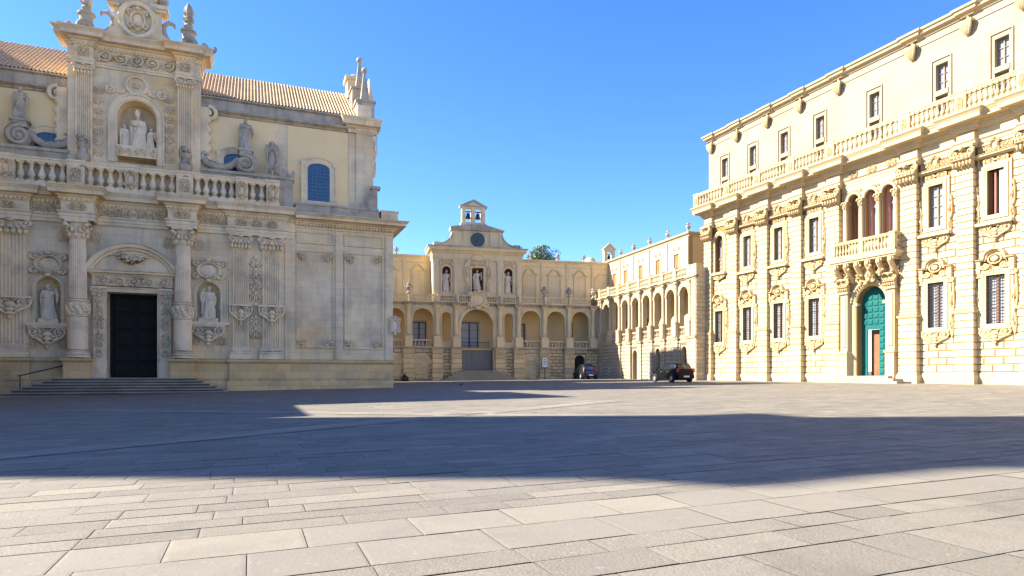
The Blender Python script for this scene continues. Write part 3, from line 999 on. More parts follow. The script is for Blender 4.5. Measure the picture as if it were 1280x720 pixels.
def build_duomo():
    G1, G2 = 'statues in the lower church niches', 'statues of the upper church front'
    R = random.Random(3)
    root = empty('cathedral', 'grey carved stone cathedral with tiled roof and a dark doorway between two columns', 'church', FD.w(0, 0, 0), FD.rz)
    cx = -15.2
    # ---- lower wall
    holes = [[(a, b) for a, b in arch_pts(-19.98, -18.81, 4.05, 6.6)], arch_pts(-11.88, -10.58, 4.35, 6.72)]
    door = rect_pts(-16.55, -13.98, .8, 5.9)
    w = MB()
    w.slab([(-30, -1), (0, -1), (0, 11.3), (-30, 11.3)], holes + [door], 0, .8)
    w.box(-30, -.01, 1.6, 22, -1, 11.2)
    w.add([(0, 0, -1), (0, 22, -1), (0, 22, 11.3), (0, 0, 11.3)], [(0, 1, 2, 3)])
    w.add([(-30, 0, 11.25), (0, 0, 11.25), (0, 22, 11.25), (-30, 22, 11.25)], [(0, 1, 2, 3)])
    w.build('wall', M['duomo'], root, 0)
    for i, (x0, x1, z0, z1) in enumerate(((-19.98, -18.81, 4.05, 6.6), (-11.88, -10.58, 4.35, 6.72))):
        n = niche(root, 'duomo', 'carve', x0, x1, z0, z1, .0, .62)
        fr = MB()
        p = arch_pts(x0, x1, z0, z1)
        fr.sweep_elev(p, [(0, .02), (0, -.06), (.05, -.1), (.1, -.06), (.16, -.06), (.2, .02)])
        fr.sweep_elev([(x0 - .38, z0 - .1), (x0 - .38, z1 + .3), (x1 + .38, z1 + .3), (x1 + .38, z0 - .1)], [(0, .02), (0, -.07), (.07, -.1), (.1, .02)])
        fr.box(x0 - .5, x1 + .5, -.35, .02, z0 - .2, z0 - .02)
        fr.box(x0 + .1, x1 - .1, -.12, .5, z0 - .02, z0 + .22)
        fr.build('niche_frame', M['carve'], n)
        c = (x0 + x1) / 2
        orn('cartouche', 'cartouche', 'carve', n, c, z1 + .72, 1.75, 1.25, 0, 1.6)
        orn('bracket', 'bracket', 'carve', n, c, z0 - .2, 1.75, 1.3, 0, 1.9)
        for sx in (-1, 1):
            orn('foliage_panel', 'foliage_panel', 'carve', n, c + sx * .72, z0 - 1.2, .62, .6, 0, 1.3)
            orn('foliage_panel', 'foliage_panel', 'carve', n, c + sx * .75, z1 + 1.15, .5, .5, 0, 1.1)
            orn('rosette', 'rosette', 'carve', n, c + sx * .8, z0 - .3, .4, .4, -.25, .6)
    # ---- plinth
    pl = MB()
    pb = [(-18.48, -17.24, .9), (-13.2, -11.95, .9), (-30, -20.2, .22), (-10.05, -6.75, .22)]
    for xa, xb in ((-30, -16.6), (-13.9, 0)):
        br = [q for q in pb if q[0] >= xa and q[1] <= xb]
        pl.sweep_plan(breaks_path(xa, xb, -.12, br), [(-.5, -1), (.12, -1), (.12, .75), (.05, .82), (.0, .85), (.0, 1.82), (.05, 1.86), (.13, 1.93), (.14, 2.05), (.02, 2.1), (-.9, 2.11)])
    for a, b in ((-11.7, -7.2), (-6.3, -.35)):
        y = -.34 if b == -7.2 else -.125
        if b == -7.2: a, b = -9.8, -7.0
        pl.sweep_elev(rect_pts(a, b, .98, 1.7), [(0, y + .06), (0, y - .015), (.06, y - .02), (.07, y + .06)], True)
    pl.build('plinth', M['plinth'], root, 30)
    # ---- side panels between x=-6 and 0
    sp = MB()
    for a, b, c, d in ((-6.08, -3.9, 2.95, 9.0), (-3.09, -.74, 2.9, 9.0), (-6.08, -3.9, 9.62, 10.2), (-3.09, -.74, 9.62, 10.2)):
        sp.sweep_elev(rect_pts(a, b, c, d), [(-.0, .01), (0, -.09), (.06, -.11), (.1, -.09), (.12, .01)], True)
    sp.box(-6.9, -6.2, -.1, .01, 2.1, 10.4)
    sp.box(-.5, -.0, -.1, .01, 2.1, 10.4)
    sp.box(-3.75, -3.25, -.1, .01, 2.1, 10.4)
    p = sp.build('panel_frame', M['duomo'], root, 0)
    for a, b in ((-6.08, -3.9), (-3.09, -.74)):
        for x in (a + .15, b - .15):
            for z in (8.75, 3.2):
                orn('rosette', 'corner_flower', 'carve', p, x, z, .52, .4, -.08, 1.0)
                orn('ear', 'corner_leaf', 'carve', p, x + (.1 if x == a + .15 else -.1), z - .3, .38, .34, -.06, .5, flip=x != a + .15)
    orn('cartouche', 'coat_of_arms', 'statue', root, .1, 4.4, .75, 1.1, -.16, .9)
    # ---- pilasters
    def pil(x0, x1, z0=2.1, z1=9.75):
        mb = MB()
        fluted_pilaster(mb, x0, x1, z0 + .75, z1 - .9, 0, .24)
        o = mb.build('pilaster', M['carve'], root, 20)
        b = MB()
        c = (x0 + x1) / 2
        b.sweep_plan([(x0, .05), (x0, -.24), (x1, -.24), (x1, .05)], [(-.1, z0), (.17, z0), (.17, z0 + .3), (.12, z0 + .36), (.14, z0 + .45), (.06, z0 + .52), (.08, z0 + .62), (0, z0 + .75), (-.1, z0 + .75)])
        b.build('pilaster_base', M['carve'], o)
        orn('pilaster_capital', 'capital', 'carve', o, c, z1 - .92, (x1 - x0) * 1.25, .92, -.16, 1.15)
        orn('bracket', 'garland', 'carve', o, c, 5.45, (x1 - x0) * 1.45, 1.3, -.22, 1.6)
        return o
    pil(-21.75, -20.4); pil(-9.87, -8.96); pil(-8.17, -7.1)
    for a, b in ((-10.1, -6.85), (-22.2, -20.3)):
        w2 = MB(); w2.box(a, b, -.1, .01, 2.1, 9.75); w2.build('pilaster_backing', M['duomo'], root, 0)
    st = MB()
    orn('foliage_strip', 'foliage_strip', 'carve', root, -8.57, 5.9, .85, 1.02, -.1, 1.6)
    # ---- columns
    cme = column_mesh('carve', .46, 2.1, 8.75, 'column')
    for x in (-17.86, -12.57):
        o = link('column', cme, root, (x, -.62, 0))
        orn('capital', 'capital', 'carve', o, 0, 8.72, 1.08, 1.03, 0, 1.08)
        g = MB()
        g.lathe([(.47, 4.35), (.55, 4.4), (.55, 4.46), (.5, 4.5), (.5, 5.2), (.56, 5.25), (.56, 5.33), (.47, 5.38)], n=24)
        for i in range(12):
            a = 2 * pi * i / 12
            for k in range(3):
                g.blob((.53 * cos(a + k * .15), .53 * sin(a + k * .15), 5.05 - .16 * k - (.14 if i % 2 else 0)), (.1, .1, .12), 0, 6, 4)
        g.build('garland_ring', M['carve'], o)
        lo = MB()
        lo.lathe([(.5, 2.55), (.5, 4.36)], n=24, cap=False)
        lo.build('lower_drum', M['carve'], o)
        for sx in (-1, 1):
            orn('foliage_panel', 'foliage_panel', 'carve', o, sx * .85, 8.95, .6, .8, .6, .7)
    # ---- entablature
    brk = [(-18.5, -17.1, .95), (-13.25, -11.9, .95), (-10.1, -6.85, .2), (-22.2, -20.3, .2)]
    e = MB()
    path = breaks_path(-30, -6.25, 0, brk)
    e.sweep_plan(path, [(0, 9.72), (.12, 9.74), (.12, 9.9), (.16, 9.92), (.16, 10.08), (.24, 10.14), (.24, 10.2), (.08, 10.22), (.08, 10.72)], False)
    for a, b in zip(path, path[1:]):
        if abs(a[1] - b[1]) < 1e-6: dentils(e, a[0], b[0], a[1] - .06, 10.76, 10.92, .1, .16)
    e.build('frieze', M['carve'], root, 20)
    e = MB()
    e.sweep_plan(path, cornice_prof(10.72, 11.55, .05, .72), True)
    e.build('cornice', M['duomo'], root, 30)
    for a, b in ((-20.2, -18.6), (-17.0, -15.3), (-15.1, -13.35), (-11.8, -10.2)):
        orn('scroll_frieze', 'scroll_frieze', 'carve', root, a, 10.47, b - a, 2.5, -.1, 4.0)
    for x in (-17.8, -12.57):
        orn('foliage_panel', 'foliage_panel', 'carve', root, x, 10.47, 1.0, .5, -1.03, 1.2)
    for x in (-9.4, -8.5, -7.6, -21.2):
        orn('foliage_panel', 'foliage_panel', 'carve', root, x, 10.47, .75, .5, -.3, 1.2)
    orn('rosette', 'rosette', 'carve', root, cx, 10.47, .28, .28, -.1, .5)
    e = MB()
    e.sweep_plan([(-6.24, 0), (0, 0), (0, 22)], [(-.1, 10.45), (.06, 10.47), (.06, 10.6), (.03, 10.6), (.03, 10.7)] + cornice_prof(10.7, 11.3, .05, .95))
    dentils(e, -6.2, .02, -.05, 10.62, 10.78, .1, .16)
    e.build('side_cornice', M['duomo'], root, 30)
    # attic course above the side cornice
    a = MB()
    a.box(-6.2, -.9, .12, 1.0, 11.3, 12.05)
    a.box(-6.2, -.9, .05, 1.0, 12.02, 12.14)
    a.build('attic_course', M['grime'], root, 0)
    a = MB()
    a.box(-.75, .35, .0, .9, 11.3, 12.0); a.box(-.8, .42, -.05, .95, 12.0, 12.1)
    a.build('parapet_block', M['duomo'], root, 0)
    a = MB()
    a.prism_xz([(-2.3, 11.9), (-.95, 11.9), (-.95, 13.55), (-1.25, 13.6)], .35, .75)
    a.box(-1.35, -.75, .3, .8, 13.55, 13.75)
    a.build('buttress', M['grime'], root, 0)
    # ---- doorway
    dm = MB()
    dm.sweep_elev(rect_pts(-16.55, -13.98, .7, 5.9), [(0, .3), (0, -.12), (.08, -.16), (.2, -.16), (.24, -.2), (.3, -.2), (.3, .02)])
    for s in (-1, 1):
        x = cx + s * 1.68
        dm.box(x - .3, x + .3, -.3, .02, .6, 6.1)
        dm.box(x - .36, x + .36, -.36, .02, .6, 1.9)
        dm.box(x - .34, x + .34, -.36, .02, 6.1, 6.2)
    dm.box(cx - 2.05, cx + 2.05, -.32, .02, 6.25, 6.8)
    pth = [(cx - 2.05, .02), (cx - 2.05, -.32), (cx + 2.05, -.32), (cx + 2.05, .02)]
    dm.sweep_plan(pth, cornice_prof(6.8, 7.12, 0, .4))
    dframe = dm.build('door_surround', M['carve'], root, 30)
    for s in (-1, 1):
        orn('foliage_strip', 'foliage_strip', 'carve', dframe, cx + s * 1.68, 3.9, .5, .72, -.31, 1.2)
        orn('pilaster_capital', 'capital', 'carve', dframe, cx + s * 1.68, 5.62, .75, .5, -.28, .6)
    orn('scroll_frieze', 'scroll_frieze', 'carve', dframe, cx - 1.9, 6.52, 3.8, 2.6, -.33, 4)
    pm = MB()
    hw, rise = 2.35, 1.5
    rr = (hw * hw + rise * rise) / (2 * rise)
    a0 = math.asin(hw / rr)
    arc = [(cx + rr * sin(t), 7.14 + rise - rr + rr * cos(t)) for t in [-a0 + 2 * a0 * i / 20 for i in range(21)]]
    pm.prism_xz(arc, -.25, .02)
    pm.sweep_elev(arc, [(-.32, -.2), (-.32, -.42), (-.2, -.46), (-.16, -.6), (0, -.66), (.04, -.72), (.06, -.7), (.06, .02)])
    ped = pm.build('door_pediment', M['carve'], root, 30)
    orn('garland', 'garland', 'carve', ped, cx, 8.15, 2.1, 1.9, -.26, 2.6)
    for s in (-1, 1):
        orn('garland', 'garland', 'carve', ped, cx + s * .0, 7.85, 1.2, 1.2, -.26, 1.4)
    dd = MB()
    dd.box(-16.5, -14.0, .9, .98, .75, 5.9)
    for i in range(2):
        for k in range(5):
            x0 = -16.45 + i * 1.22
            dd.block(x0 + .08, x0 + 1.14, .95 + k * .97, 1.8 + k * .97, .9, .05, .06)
    dd.build('door', simple('unlit_doorway_tone', (.010, .008, .0065), .7, 0, .25), root, 0)  # near-black colour stands in for the unlit interior of the open doorway
    # ---- steps: three-sided flight
    s, tr = MB(), MB()
    n = 7
    top, bot = .95, -.12
    for i in range(n):
        z1 = top - (top - bot) * i / n
        t = .36 * i
        s.box(-18.9 - t * 1.0, -11.9 + t * 1.0, -1.35 - t, .02, bot - .6, z1 - .05)
        tr.box(-18.95 - t * 1.0, -11.85 + t * 1.0, -1.42 - t, .0, z1 - .049, z1)
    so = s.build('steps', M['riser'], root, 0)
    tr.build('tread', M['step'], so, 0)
    hr = MB()
    hr.tube([(-18.3, -.5, 1.7), (-20.4, -1.6, 1.05)], .03, 8)
    hr.tube([(-18.4, -.5, 1.68), (-18.4, -.5, .6)], .025, 8)
    hr.tube([(-20.3, -1.55, 1.08), (-20.3, -1.55, -.1)], .025, 8)
    hr.build('handrail', M['iron'], root)
    # ---- balustrade
    balustrade(root, 'carve', -30, -7.15, 11.56, 13.2, -.1, 34,
               dies=[(-24.6, -23.6), (-21.6, -20.9), (-18.45, -17.6), (-15.6, -14.95), (-12.95, -12.05), (-9.7, -9.0), (-7.95, -7.2)], dep=.42, bw=.42, rail=.26, base=.3)
    for i, (x, k) in enumerate(((-21.25, 'cartouche'), (-18.02, 'foliage_panel'), (-15.28, 'cartouche'), (-12.5, 'foliage_panel'), (-9.35, 'cartouche'), (-7.57, 'cartouche'))):
        orn(k, 'balustrade_mask' if k == 'cartouche' else 'foliage_panel', 'carve', root, x, 12.4, .68, .95, -.36, 1.5)
    # ---- nave behind: plaster walls, roof
    nv = MB()
    nv.box(-32, -1.25, 1.0, 11.0, 11.2, 18.0)
    nv.box(-32, -6.0, 11.0, 27, 11, 18.6)                     # unseen transept blocks beyond the ridge, shaped to shade the arcade wing
    nv.box(-14.0, -.4, 20.0, 26, 11, 27.0)  # hidden block, raised until its shadow reaches the wing base
    nave = nv.build('nave_wall', M['duomo'], root, 0)
    for a, b in ((-24.6, -18.9), (-11.5, -7.36), (-6.64, -2.64)):
        hs = []
        if b == -2.64: hs = [arch_pts(-5.4, -4.0, 12.5, 15.0, 8, .35)]
        if b == -18.9: hs = [arch_pts(-20.3, -18.95, 13.0, 15.0, 8, .35)]
        if b == -7.36: hs = [arch_pts(-10.4, -9.1, 13.0, 15.0, 8, .35)]
        pn = MB(); pn.slab(rect_pts(a, b, 12.2, 17.25), hs, .96, 1.0)
        pn.build('plaster_panel', M['plaster'], nave, 0)
    for x0, x1, z0, z1 in ((-5.4, -4.0, 12.5, 15.0), (-20.3, -18.95, 13.0, 15.0), (-10.4, -9.1, 13.0, 15.0)):
        f = MB()
        pts = arch_pts(x0, x1, z0, z1, 8, .35)
        f.sweep_elev(pts, [(0, 1.0), (0, .88), (.12, .85), (.3, .85), (.34, .8), (.42, .8), (.42, 1.0)])
        f.box(x0 - .42, x1 + .42, .8, 1.0, z0 - .25, z0)
        for sx in (x0 - .3, x1 + .3):
            f.blob((sx, .82, z1 - .05), (.18, .08, .18))
        wdw = f.build('window', M['duomo'], root, 30)
        g = MB(); g.slab(pts, [], .985, .99)
        g.build('pane', M['glass_blue'], wdw, 0)
        ir = MB()
        for i in range(1, 6):
            x = x0 + (x1 - x0) * i / 6; ir.box(x - .012, x + .012, .955, .975, z0, z1 - .08)
        for i in range(1, 10):
            z = z0 + (z1 - .3 - z0) * i / 10; ir.box(x0, x1, .956, .974, z - .012, z + .012)
        ir.build('window_bars', simple('blue_iron', (.03, .07, .13), .5), wdw, 0)
    ev = MB()
    ev.sweep_plan([(-32, 1.0), (-2.3, 1.0)], [(0, 17.3), (.08, 17.32), (.1, 17.42), (.34, 17.52), (.36, 17.62), (.14, 17.68), (.12, 17.72), (.12, 18.22), (.3, 18.27), (.3, 18.36), (-.2, 18.4)])
    ev.build('eaves_cornice', M['grime'], nave, 30)
    rf = MB()
    tiles(rf, -32, -2.1, .85, 18.42, 6.0, 21.95, .2, .055)
    tiles(rf, -32, -1.9, 11.2, 18.42, 6.0, 21.95)
    rf.build('roof', M['tile'], root, 40)
    # corner pilaster and crowning pinnacles
    cp = MB()
    cp.box(-2.3, -1.15, .8, 1.9, 11.3, 17.3)
    cp.box(-2.75, -2.25, .9, 1.4, 11.3, 17.3)
    cp.sweep_plan([(-2.75, 1.1), (-2.75, .8), (-1.15, .8), (-1.15, 2.2)], cornice_prof(17.3, 18.25, 0, .55))
    orn('ear', 'console_scroll', 'carve', root, -1.15, 14.9, .35, 2.2, 1.1, .5)
    c = cp.build('corner_pilaster', M['duomo'], root, 30)
    gb = MB()                                                  # gable wall end stepping up behind the tiles
    gb.prism_xy([(-2.2, .9), (-1.4, .9), (-1.4, 11.0), (-2.2, 11.0)], 18.0, 18.3)
    gb.prism_xy([(-2.2, .7), (-1.3, .7), (-1.3, 1.6), (-2.2, 1.6)], 18.2, 19.2)
    gb.add([(-2.2, .75, 18.9), (-1.3, .75, 18.9), (-1.3, 6, 22.9), (-2.2, 6, 22.9), (-2.2, 11.3, 18.3), (-1.3, 11.3, 18.3)],
           [(0, 1, 2, 3), (3, 2, 5, 4), (0, 3, 4), (1, 5, 2)])
    gb.box(-2.35, -1.25, 4.6, 5.7, 21.2, 22.55); gb.box(-2.5, -1.1, 4.45, 5.85, 22.5, 22.75); gb.lathe([(.55, 0), (.5, .12), (.3, .3), (.1, .4)], (-1.8, 5.2, 22.75), 12)
    gb.prism_xz([(-1.25, 18.2), (-.45, 18.2), (-.5, 18.7), (-.95, 19.0), (-1.0, 20.4), (-1.25, 21.6)], 1.9, 3.0)
    gb.box(-2.0, -1.0, 2.2, 3.6, 18.3, 20.3)
    gb.build('gable', M['duomo'], root, 30)
    def pinn(x, y, z, w, zb, zt):
        p = MB()
        p.box(x - w, x + w, y - w, y + w, z, zb)
        p.box(x - w * 1.15, x + w * 1.15, y - w * 1.15, y + w * 1.15, zb - .02, zb + .12)
        p.prism_xy([(x - w * .55, y - w * .55), (x + w * .55, y - w * .55), (x + w * .55, y + w * .55), (x - w * .55, y + w * .55)], zb + .12, zb + .2)
        n = len(p.v)
        r1, r0 = w * .5, .07
        p.add([(x - r1, y - r1, zb + .2), (x + r1, y - r1, zb + .2), (x + r1, y + r1, zb + .2), (x - r1, y + r1, zb + .2),
               (x - r0, y - r0, zt), (x + r0, y - r0, zt), (x + r0, y + r0, zt), (x - r0, y + r0, zt)],
              [(0, 1, 5, 4), (1, 2, 6, 5), (2, 3, 7, 6), (3, 0, 4, 7), (4, 5, 6, 7)])
        p.blob((x, y, zt + .15), (.2, .2, .2), 0, 12, 8)
        p.build('pinnacle', M['grime'], root, 30)
    pinn(-1.65, 1.4, 18.3, .58, 19.5, 21.7)
    pinn(-1.75, 3.0, 18.4, .58, 21.0, 23.1)
    # ---- upper order of the facade
    up = MB()
    nch = arch_pts(-16.1, -14.05, 13.55, 17.25, 14)
    up.slab(rect_pts(-18.35, -11.85, 11.5, 20.6), [nch], .3, 1.05, True)
    up.box(-18.3, -11.9, 1.06, 2.2, 11.5, 20.4)
    uw = up.build('upper_wall', M['duomo'], root, 0)
    nb = MB(); nb.box(-16.2, -13.95, 1.0, 1.02, 13.4, 17.4); nb.sweep_elev(nch, [(-.01, .33), (-.02, .34), (-.02, 1.0), (0, 1.0)])
    nb.build('niche_back', M['plaster'], uw, 0)
    sh = MB(); sh.box(-16.1, -14.05, .1, 1.0, 13.9, 14.55)
    sh.build('niche_shelf', M['carve'], uw, 0)
    orn('scroll_frieze', 'scroll_frieze', 'carve', uw, -16.1, 14.2, 2.05, 2.2, .1, 2)
    ar = MB()
    ar.sweep_elev(nch, [(0, .32), (0, .22), (.07, .16), (.1, .22), (.3, .22), (.34, .14), (.42, .14), (.42, .32)])
    ar.build('niche_frame', M['carve'], uw, 30)
    orn('rosette', 'rosette', 'carve', uw, cx + .1, 18.15, .42, .42, .26, .6)
    rg = MB()
    rg.sweep_elev([(cx + .1 + .46 * cos(-2 * pi * i / 24), 18.15 + .46 * sin(-2 * pi * i / 24)) for i in range(24)], [(0, .32), (0, .18), (.1, .14), (.16, .18), (.2, .32)], True)
    rg.build('medallion_ring', M['carve'], uw, 30)
    for s in (-1, 1):
        orn('volute', 'scroll', 'carve', uw, cx + .1 + s * 1.6, 17.45, 1.0, 1.1, .25, 1.2, flip=s > 0)
        for k in range(7):
            orn('rosette', 'rosette', 'carve', uw, cx + s * 1.82, 14.0 + k * .6, .52, .5, .28, .8)
    def upil(x0, x1, y, p):
        mb = MB()
        fluted_pilaster(mb, x0, x1, 11.5, 18.3, y, p)
        o = mb.build('upper_pilaster', M['carve'], root, 20)
        orn('pilaster_capital', 'capital', 'carve', o, (x0 + x1) / 2, 18.25, (x1 - x0) * 1.2, .68, y - p + .06, .8)
    upil(-18.1, -17.3, .3, .35); upil(-12.9, -12.1, .3, .35)
    for a, b in ((-18.52, -18.1), (-12.1, -11.68)):
        sb = MB(); sb.box(a, b, .12, .9, 11.5, 18.9); sb.build('pilaster_backing', M['duomo'], root, 0)
    en_ = MB()
    pth = [(-18.5, 1.4), (-18.5, .12), (-18.15, .12), (-18.15, -.06), (-17.25, -.06), (-17.25, .28), (-12.95, .28), (-12.95, -.06), (-12.05, -.06), (-12.05, .12), (-11.7, .12), (-11.7, 1.4)]
    en_.sweep_plan(pth, [(-.2, 18.9), (.06, 18.92), (.06, 19.05), (.1, 19.07), (.1, 19.18), (.02, 19.2), (.02, 19.9)])
    for a, b in zip(pth, pth[1:]):
        if abs(a[1] - b[1]) < 1e-6: dentils(en_, a[0], b[0], a[1] - .02, 19.93, 20.06, .09, .12)
    en_.build('upper_frieze', M['carve'], root, 20)
    en_ = MB(); en_.sweep_plan(pth, cornice_prof(19.9, 20.72, .0, .72))
    en_.build('upper_cornice', M['duomo'], root, 30)
    orn('scroll_frieze', 'scroll_frieze', 'carve', root, -17.15, 19.55, 4.1, 3.4, .24, 4.5)
    for x in (-17.7, -12.5):
        orn('foliage_panel', 'foliage_panel', 'carve', root, x, 19.55, .75, .65, -.08, 1.3)
    # wavy side ribbons that join the centre to the wings
    for s in (-1, 1):
        rb = MB()
        x = cx + s * 3.45
        rb.box(min(x, x + s * .5), max(x, x + s * .5), .6, .95, 13.6, 17.6)
        for k in range(6):
            rb.blob((x + s * .5, .75, 13.9 + k * .6), (.16, .16, .24), 0, 8, 5)
        rb.spiral(x + s * .5, 17.25, .42, .14, 1.4, -s, pi / 2, .7)
        rb.build('side_ribbon', M['carve'], root)
    # ---- crowning gable with the oval medallion
    tg = MB()
    mcx = -15.0
    prof = [(mcx - 2.0, 20.7), (mcx - 1.25, 21.4), (mcx - 1.2, 22.6), (mcx - .95, 23.0)] + [(mcx + 1.0 * cos(a), 22.95 + .85 * sin(a)) for a in [pi - pi * i / 12 for i in range(1, 12)]] + [(mcx + .95, 23.0), (mcx + 1.2, 22.6), (mcx + 1.25, 21.4), (mcx + 2.0, 20.7)]
    tg.prism_xz(prof, .1, .75)
    top = prof[4:15]
    tg.sweep_elev(top, [(-.1, .12), (-.1, -.05), (0, -.15), (.1, -.2), (.14, .8)])
    for s in (-1, 1):
        tg.box(mcx + s * 1.2 - .28, mcx + s * 1.2 + .28, -.1, .8, 22.55, 22.75)
        tg.box(mcx + s * 1.28 - .3, mcx + s * 1.28 + .3, -.2, .85, 22.72, 22.95)
    gable = tg.build('crowning_gable', M['duomo'], root, 30)
    md = MB()
    md.sweep_elev([(mcx + .72 * cos(-2 * pi * i / 32), 21.92 + .82 * sin(-2 * pi * i / 32)) for i in range(32)], [(0, .12), (0, -.04), (.06, -.1), (.2, -.1), (.26, -.16), (.3, -.1), (.34, .12)], True)
    md.build('medallion', M['carve'], gable, 30)
    orn('cartouche', 'coat_of_arms', 'carve', gable, mcx, 21.92, 1.05, 1.25, .08, 1.6)
    for s in (-1, 1):
        vo = MB()
        x = mcx + s * 2.65
        vo.spiral(x, 21.1, .42, .17, 1.8, -s, pi / 2, .4)
        vo.spiral(x, 21.1, .36, .15, 1.8, -s, pi / 2, .2)
        vo.tube([(x - s * .3, .4, 20.95), (x - s * .75, .4, 20.9), (x - s * 1.15, .4, 21.15), (x - s * 1.35, .4, 21.6), (x - s * 1.32, .4, 22.0), (x - s * 1.05, .4, 22.25), (x - s * .75, .4, 22.15), (x - s * .72, .4, 21.95)], [.2, .2, .2, .18, .15, .13, .1, .06], 8)
        vo.build('scroll', M['grime'], root)
        fn = MB()
        fn.lathe([(.36, 0), (.4, .06), (.34, .12), (.36, .5), (.46, .55), (.46, .66), (.3, .72), (.2, .78), (.27, .95), (.2, 1.1), (.3, 1.2), (.33, 1.4), (.24, 1.5), (.3, 1.62), (.32, 1.8), (.24, 2.05), (.1, 2.25), (0.02, 2.4)], (x, .4, 21.3), 14, flutes=(9, 16, .15))
        fn.build('finial', M['grime'], root, 30)
        orn('volute', 'corner_scroll', 'grime', root, mcx + s * 3.2 + (0 if s > 0 else 0), 20.65, 1.0 if s > 0 else .8, 1.0, .1, .6, flip=s < 0)
        u = MB()
        u.lathe([(.28, 0), (.2, .08), (.14, .14), (.34, .35), (.36, .5), (.3, .62), (.18, .68), (.08, .85), (.02, .95)], (mcx + s * 1.25, .3, 22.95), 14)
        u.build('finial', M['grime'], root, 30)
    # ---- ledges carrying the free-standing scrolls
    for a, b, z in ((-11.7, -6.35, 13.55), (-26, -18.5, 13.75)):
        lg = MB(); lg.box(a, b, .15, 1.0, 11.5, z); lg.box(a, b + .08, .05, 1.0, z - .05, z + .13); lg.build('ledge', M['grime'], root, 0)
    def voluteped(x, s, z):
        v = MB()
        v.spiral(x, z + .6, .58, .2, 1.9, s, pi / 2, .45)
        v.spiral(x, z + .6, .5, .17, 1.9, s, pi / 2, .25)
        v.blob((x, .5, z + .55), (.55, .3, .5))
        v.box(x - .36, x + .36, .2, .8, z + 1.05, z + 1.42)
        v.box(x - .45, x + .45, .12, .88, z + 1.38, z + 1.52)
        v.tube([(x + s * .4, .45, z + .9), (x + s * .75, .45, z + .5), (x + s * 1.2, .45, z + .25), (x + s * 1.7, .45, z + .28), (x + s * 2.2, .45, z + .45), (x + s * 2.5, .45, z + .85), (x + s * 2.3, .45, z + 1.05), (x + s * 2.1, .45, z + .95)], [.16, .2, .22, .26, .24, .18, .12, .06], 10)
        for k in range(9):
            t = k / 8
            v.blob((x + s * (.9 + 1.6 * t), .4 - .1 * (k % 2), z + .3 + .35 * t * t), (.16, .12, .1), R.uniform(-1, 1), 7, 4)
        v.build('volute_pedestal', M['statue_dark'], root)
    voluteped(-20.85, 1, 13.9)
    voluteped(-9.15, -1, 13.68)
    orn('cartouche', 'shield_scroll', 'statue_dark', root, -7.6, 14.75, .85, 1.9, .45, 1.2)
    orn('volute', 'scroll', 'statue_dark', root, -7.2, 13.68, .95, 1.0, .4, .6)
    # vases with heads at the foot of the upper order
    for x in (-17.7, -12.45):
        vs = MB()
        vs.lathe([(.26, 0), (.2, .1), (.14, .2), (.36, .5), (.38, .7), (.22, .95), (.18, 1.05), (.3, 1.2), (.34, 1.4)], (x, -.18, 12.9), 14)
        for k in range(14):
            a = R.uniform(0, 6.3); r = R.uniform(0, .28)
            vs.blob((x + r * cos(a), -.18 + r * sin(a), 14.25 + R.uniform(0, .45)), (.15, .14, .1), R.uniform(-1, 1), 7, 4)
        vs.build('vase', M['grime'], root)
    # ---- statues
    statue(FD, 'pale robed statue with raised blessing hand in the arched niche left of the church doorway', -19.4, 4.28, 1.95, .12, 2, arms='bless', group=G1)
    statue(FD, 'pale robed statue with hand to its brow in the niche beside the fluted pilasters', -11.23, 4.58, 1.95, .12, 5, arms='raise', rz=.25, group=G1)
    statue(FD, 'large mitred bishop statue in the golden niche high above the church doorway', -15.05, 14.55, 2.35, .62, 8, mitre=True, arms='book', group=G2)
    statue(FD, 'small winged angel statue at the left side of the mitred bishop', -15.75, 14.55, 1.35, .6, 12, arms='chest', wing=True, rz=.5, group=G2)
    statue(FD, 'small winged angel statue at the right side of the mitred bishop', -14.38, 14.55, 1.3, .6, 13, arms='hold', wing=True, rz=-.5, group=G2)
    statue(FD, 'weathered hooded saint statue on the scrolled pedestal left of the mitred bishop', -20.85, 15.42, 1.85, .5, 15, 'statue_dark', arms='chest', group=G2)
    statue(FD, 'weathered dark saint statue on a scrolled pedestal beside the carved shield', -9.15, 15.2, 1.95, .5, 19, 'statue_dark', arms='hold', group=G2)
# ------------------------------------------------------------------ the seminary palace on the right
FS = Frame(18.9, 54.7, .3926, -.9197)

def sash(parent, x0, x1, z0, z1, y, mat, pane, bars=(1, 3), w=.07):
    g = MB(); g.add([(x0, y, z0), (x1, y, z0), (x1, y, z1), (x0, y, z1)], [(0, 1, 2, 3)])
    g.build('pane', M[pane], parent, 0)
    s = MB()
    s.box(x0, x0 + w, y - .07, y - .002, z0, z1); s.box(x1 - w, x1, y - .07, y - .002, z0, z1)
    s.box(x0 + w, x1 - w, y - .07, y - .002, z0, z0 + w); s.box(x0 + w, x1 - w, y - .07, y - .002, z1 - w, z1)
    n, m = bars
    for i in range(1, n + 1):
        x = x0 + (x1 - x0) * i / (n + 1); s.box(x - w * .8, x + w * .8, y - .08, y - .004, z0 + w, z1 - w)
    for i in range(1, m + 1):
        z = z0 + (z1 - z0) * i / (m + 1); s.box(x0 + w, x1 - w, y - .055, y - .006, z - .02, z + .02)
    return s.build('sash', M[mat], parent, 0)

def grille(parent, x0, x1, z0, z1, y, nx, nz):
    g = MB()
    for i in range(nx + 1):
        x = x0 + (x1 - x0) * i / nx
        g.box(x - .013, x + .013, y - .013, y + .013, z0, z1)
    for i in range(1, nz):
        z = z0 + (z1 - z0) * i / nz
        g.box(x0, x1, y - .012, y + .012, z - .012, z + .012)
    return g.build('grille', M['iron'], parent, 0)

